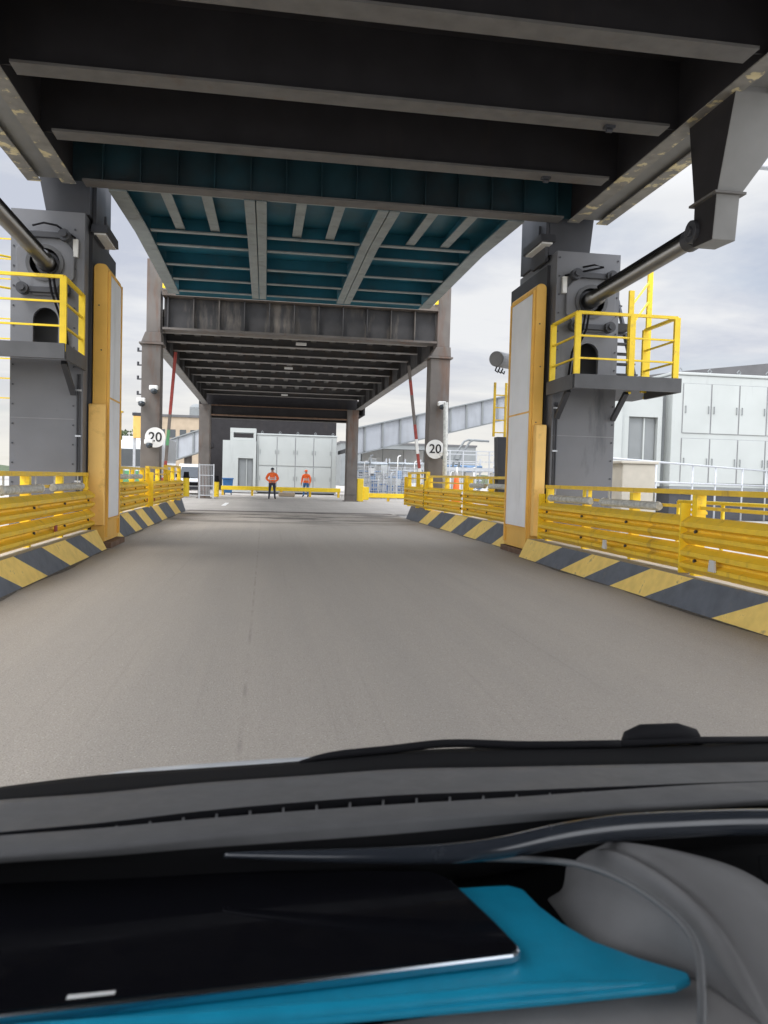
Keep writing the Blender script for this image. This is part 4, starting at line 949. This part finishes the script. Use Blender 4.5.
cowl = b.build('windscreen_cowl', 'dash_black', car, smooth=True)
dtop = MB().grid([shift(rB, .004, -.02), rB, between(rB, rC, .15), between(rB, rC, .55), rC]).build('dashboard', 'dash', car, smooth=True)
MB().grid([rC, shift(rC, 0, -.03), shift(rD, 0, -.03), rD]).build('defroster_slot', 'black', dtop)
for i in range(5, 44):
    if i % 2 == 0: continue
    c, d = rC[i] + Vector((0, 0, -.012)), rD[i] + Vector((0, 0, -.012))
    if (c - d).length > .004: MB().bar(c, d, .003, .014).build('slot_bar', 'dash', dtop)
eR = shift(rE, .010, .001)
MB().grid([rD, between(rD, eR, .5), eR, shift(rE, .004, .0), rE, shift(rE, -.001, -.005), between(shift(rE, -.001, -.006), rF, .35)]).build('dashboard_edge', 'dash', dtop, smooth=True)
MB().grid([between(shift(rE, -.001, -.006), rF, .35), between(shift(rE, -.0005, -.006), rF, .7), rF, shift(rF, .03, -.06)]).build('fascia_painted_shade', 'dash_black', dtop, smooth=True)  # black colour paints the shade below the dashboard edge
lipc = spline([(-0.03, 0.876, .982), (-0.024, 0.872, .985), (0.089, 0.849, .99), (0.196, 0.833, .995), (0.263, 0.831, 1.0), (0.336, 0.843, 1.005), (0.414, 0.857, 1.005), (0.502, 0.86, 1.005), (0.6, 0.857, 1.005), (0.685, 0.844, 1.005), (.8, .82, 1.0)], 70)
rl = []
for i, p in enumerate(lipc):
    x = p.x; rl.append(.003 + .012 * min(max((x + .03) / .45, 0), 1) ** .8)
MB().tube(lipc, rl, 18).build('gloss_trim', 'gloss_black', dtop, smooth=True)
MB().box(-.75, 1.05, .40, 1.08, .86, .90).build('tray_floor', 'dash_black', dtop)
MB().add([(-.75, .40, .905), (1.05, .40, .905), (1.05, .66, .918), (.52, .715, .922), (.40, .705, .922), (.11, .68, .918), (-.75, .60, .905)], [(0, 1, 2, 3, 4, 5, 6)]).build('lower_panel', 'dash_light', dtop, solid=.0)
def hrow(p): return spline(p, 24)
h1 = hrow([(0.345, 0.90, 0.902), (0.343, 0.865, 0.907), (0.342, 0.82, 0.912), (0.352, 0.757, 0.92), (0.412, 0.711, 0.925), (.44, .66, .925), (.45, .6, .925)])
h2 = hrow([(0.364, 0.895, 0.915), (0.369, 0.865, 0.945), (0.378, 0.830, 0.973), (0.395, 0.768, 0.99), (0.405, 0.69, 0.988), (0.41, 0.645, 0.975), (.43, .6, .94)])
h3 = hrow([(0.372, 0.91, 0.94), (0.385, 0.86, 0.985), (0.397, 0.797, 1.005), (0.411, 0.72, 1.01), (0.420, 0.665, 1.0), (0.428, 0.63, .975), (.44, .6, .935)])
h3b = [p + Vector((.008, .003, -.014)) for p in h3]
h3c = [p + Vector((.017, .006, .001)) for p in h3]
h4 = hrow([(0.405, 0.92, 0.94), (0.414, 0.86, 0.985), (0.43, 0.805, 1.006), (0.469, 0.742, 1.01), (0.490, 0.69, 1.0), (0.50, 0.65, .98), (.51, .62, .94)])
h5 = hrow([(0.45, .96, 0.92), (0.475, 0.94, 0.94), (0.509, 0.915, 0.95), (0.562, 0.859, 0.955), (0.587, 0.794, 0.95), (0.591, 0.707, 0.945), (.6, .64, .93)])
h6 = [p + Vector((.03, 0, -.06)) for p in h5]
MB().grid([h1, between(h1, h2, .55), h2, between(h2, h3, .6), h3, h3b, h3c, between(h3c, h4, .5), h4, between(h4, h5, .25), between(h4, h5, .6), h5, h6]).build('instrument_hood', 'dash_soft', dtop, smooth=True, sub=1)
k = MB(); k.tube([(.60, .86, .93), (.66, .83, .945), (.75, .80, .95)], [.03, .035, .035], 14); k.build('stalk_shroud', 'dash_black', dtop, smooth=True)
hood = spline([(-.65, 1.0, .925), (-0.35, 1.14, .94), (-0.281, 1.183, .95), (-0.246, 1.211, .95), (-0.193, 1.236, .95), (-0.091, 1.254, .95), (0.049, 1.271, .95), (0.13, 1.279, .948), (0.263, 1.284, .943), (.5, 1.29, .93), (.95, 1.27, .915)], 50)
MB().grid([shift(hood, -.10, -.02), shift(hood, -.03, -.002), hood, shift(hood, .03, -.016), shift(hood, .15, -.085), shift(hood, .5, -.36), shift(hood, .55, -.6)]).build('bonnet', 'van_white', car, smooth=True)
wp = MB().tube(spline([(0.06, 1.20, .968), (0.108, 1.214, .972), (0.204, 1.23, .974), (0.305, 1.247, .976), (0.435, 1.235, .974), (0.587, 1.228, .975)], 24), [.002 + .0045 * min(1, i / 6) for i in range(25)], 10).build('wiper_arm', 'black', car, smooth=True)
MB().tube([(0.587, 1.228, .975), (0.72, 1.235, .976), (0.9, 1.245, .97)], .006, 8).build('wiper_blade', 'black', wp, smooth=True)
k = MB(); k.tube([(.604, 1.25, .968), (.612, 1.25, .976), (.635, 1.25, .983), (.70, 1.25, .984), (.728, 1.248, .979), (.742, 1.247, .966)], [.006, .013, .0165, .0165, .013, .006], 14)
k.build('wiper_pivot', 'black', wp, smooth=True)

k = MB(); k.box(-.80, 1.10, -1.9, .18, 1.86, 1.90); k.box(-.80, 1.10, -1.95, -1.9, .5, 1.86)
for xx in (-.80, 1.07): k.box(xx, xx + .03, -1.9, .4, .5, 1.12)
k.box(-.77, 1.07, -1.9, .35, .45, .5); k.build('cabin_shell', 'dash_black', car)
t = thing('tablet', 'black glossy tablet lying face up on the teal folder on the dashboard', 'tablet', (0, .77, .93))
tab = [(-.50, .655), (0.04, .6955), (.243, .7145), (.2515, .7195), (.2525, .728), (.241, .775), (.216, .86), (.20, .880), (-.45, .945)]
MB().prism(tab, 'z', .9412, .9527).build('body', 'tablet_rim', t, bevel=.003)
def inset(poly, d):
    c = Vector((sum(p[0] for p in poly) / len(poly), sum(p[1] for p in poly) / len(poly)))
    return [tuple(Vector(p) + (c - Vector(p)).normalized() * d) for p in poly]
MB().prism(inset(tab, .0035), 'z', .9529, .9536).build('screen', 'tablet_black', t)
k = MB(); k.prism([(-.157, .6885), (-.118, .6915), (-.118, .6965), (-.157, .6945)], 'z', .9538, .9541); k.build('white_mark', 'white_paint', t)  # small white mark near the front of the screen

t = thing('folder', 'bright teal plastic folder under the black tablet with a rolled front edge', 'folder', (.1, .75, .922))
out = [(-.50, .645), (-.202, .662), (-.044, .661), (.125, .663), (.271, .666), (.385, .671), (.405, .679), (.408, .690), (.372, .717), (.338, .750), (.318, .785), (.306, .82), (.300, .856), (.285, .866), (.22, .866), (-.45, .93)]
MB().prism(out, 'z', .932, .940).build('cover', 'teal_vinyl', t, bevel=.003)
rid = spline([(-.50, .653, .940), (-0.205, .669, .940), (-0.045, .669, .940), (.128, .673, .940), (.242, .677, .940), (.317, .677, .939), (.39, .681, .937)], 30)
MB().tube(rid, [.0075] * 22 + [.007, .0065, .006, .005, .0045, .004, .003, .0025, .002], 14).build('rolled_edge', 'teal_vinyl', t, smooth=True)
cb = spline([(0.235, 0.905, .955), (0.257, 0.887, .962), (0.328, 0.818, .988), (0.362, 0.765, 0.998), (0.385, 0.70, .999), (0.392, 0.655, .99), (0.372, 0.607, .975), (0.352, 0.572, .96), (0.34, 0.54, .93)], 50)
tag(MB().tube(cb, .0036, 10).build('cable', 'cable', smooth=True), 'thin grey cable draped over the grey instrument hood beside the folder', 'cable')


# ------------------------------------------------------------------ camera
cam = bpy.data.cameras.new('camera'); co = bpy.data.objects.new('camera', cam); COL.objects.link(co); S.camera = co
R3 = Matrix(((0.98877094, -0.02063089, -0.14800807), (-0.14698562, 0.04446624, -0.98813864), (0.02696754, 0.99879784, 0.04093448)))
co.matrix_world = Matrix.Translation((0, 0, 1.4)) @ R3.to_4x4()
cam.sensor_fit = 'VERTICAL'; cam.sensor_height = 36; cam.sensor_width = 27; cam.lens = 800 / 1024 * 36
cam.clip_start = .02; cam.clip_end = 3000
cam.dof.use_dof = True; cam.dof.focus_distance = 16; cam.dof.aperture_fstop = 9

# ------------------------------------------------------------------ sky and sun
SUN_EL, SUN_AZ = 48, 215     # degrees; azimuth clockwise from +Y
w = bpy.data.worlds.new('World'); S.world = w; w.use_nodes = True
nt = w.node_tree; N = nt.nodes; L = nt.links
bg = N['Background']; bg.inputs['Strength'].default_value = .1
sky = N.new('ShaderNodeTexSky'); sky.sky_type = 'NISHITA'; sky.sun_disc = False
sky.sun_elevation = math.radians(SUN_EL); sky.sun_rotation = math.radians(SUN_AZ)
tc = N.new('ShaderNodeTexCoord'); sep = N.new('ShaderNodeSeparateXYZ'); L.new(tc.outputs['Generated'], sep.inputs[0])
def mth(op, a, b_=None, clamp=False):
    n = N.new('ShaderNodeMath'); n.operation = op; n.use_clamp = clamp
    for i, v in enumerate((a, b_)):
        if v is None: continue
        if isinstance(v, (int, float)): n.inputs[i].default_value = v
        else: L.new(v, n.inputs[i])
    return n.outputs[0]
sk_ = N.new('ShaderNodeVectorMath'); sk_.operation = 'SCALE'; sk_.inputs['Scale'].default_value = .5; L.new(sky.outputs[0], sk_.inputs[0]); sks = sk_.outputs[0]
zc = mth('MAXIMUM', sep.outputs[2], 0.0); den = mth('ADD', zc, .10)
cmb = N.new('ShaderNodeCombineXYZ'); L.new(mth('DIVIDE', sep.outputs[0], den), cmb.inputs[0]); L.new(mth('DIVIDE', sep.outputs[1], den), cmb.inputs[1])
def noise(sc, det, ro, off):
    mp = N.new('ShaderNodeMapping'); mp.inputs['Location'].default_value = off; mp.inputs['Scale'].default_value = (.8, 1.0, 1); L.new(cmb.outputs[0], mp.inputs['Vector'])
    n = N.new('ShaderNodeTexNoise'); n.inputs['Scale'].default_value = sc; n.inputs['Detail'].default_value = det; n.inputs['Roughness'].default_value = ro; n.inputs['Distortion'].default_value = .3
    L.new(mp.outputs[0], n.inputs['Vector']); return n.outputs['Fac']
def rng(f, a, b_, lo, hi):
    n = N.new('ShaderNodeMapRange'); n.inputs[1].default_value = a; n.inputs[2].default_value = b_; n.inputs[3].default_value = lo; n.inputs[4].default_value = hi; L.new(f, n.inputs[0]); return n.outputs[0]
def mix(f, a, b_):
    n = N.new('ShaderNodeMix'); n.data_type = 'RGBA'
    for i, v in ((0, f), (6, a), (7, b_)):
        if isinstance(v, tuple): n.inputs[i].default_value = (*v, 1)
        elif isinstance(v, float): n.inputs[i].default_value = v
        else: L.new(v, n.inputs[i])
    return n.outputs[2]
n1 = noise(.9, 8, .58, (3.1, 1.7, 0))
cloud = mix(rng(n1, .40, .60, 0, 1), (2.55, 2.72, 3.15), (3.75, 3.8, 3.9))      # grey-blue undersides to pale tops
n2 = noise(2.2, 8, .6, (7.3, 2.2, 0))
cloud = mix(rng(n2, .55, .75, 0., .45), cloud, (3.95, 3.95, 3.9))
horiz = rng(zc, .0, .16, 1, 0)
cloud = mix(horiz, cloud, (4.0, 3.88, 3.55))
cover = rng(noise(.55, 6, .55, (1.3, 9.4, 0)), .25, .42, .65, 1)
tot = mix(cover, sks, cloud)
zen = rng(zc, .32, .9, 1.0, 4.2)            # an overcast sky is brightest overhead
hl = mth('SQRT', mth('ADD', mth('MULTIPLY', sep.outputs[0], sep.outputs[0]), mth('MULTIPLY', sep.outputs[1], sep.outputs[1])))
back = rng(mth('DIVIDE', sep.outputs[1], mth('MAXIMUM', hl, .001)), .78, -.1, 1.0, 2.9)      # sky brightness added beside and behind the car to fill underdeck shade
sc = N.new('ShaderNodeVectorMath'); sc.operation = 'SCALE'; L.new(tot, sc.inputs[0]); L.new(mth('MAXIMUM', zen, back), sc.inputs['Scale'])
L.new(sc.outputs[0], bg.inputs['Color'])
sl = bpy.data.lights.new('sun', 'SUN'); sl.energy = .6; sl.angle = math.radians(14); sl.color = (1, .96, .9)
so = bpy.data.objects.new('sun', sl); COL.objects.link(so)
az, el = math.radians(SUN_AZ), math.radians(SUN_EL)
sd = Vector((math.sin(az) * math.cos(el), math.cos(az) * math.cos(el), math.sin(el)))
so.rotation_euler = (-sd).to_track_quat('-Z', 'Y').to_euler(); so.location = (0, 0, 40)

S.render.engine = 'CYCLES'
S.cycles.use_denoising = True; S.cycles.max_bounces = 8; S.cycles.diffuse_bounces = 5
S.view_settings.view_transform = 'Standard'; S.view_settings.look = 'None'; S.view_settings.gamma = 1; S.view_settings.use_curve_mapping = False
S.view_settings.exposure = 1.2
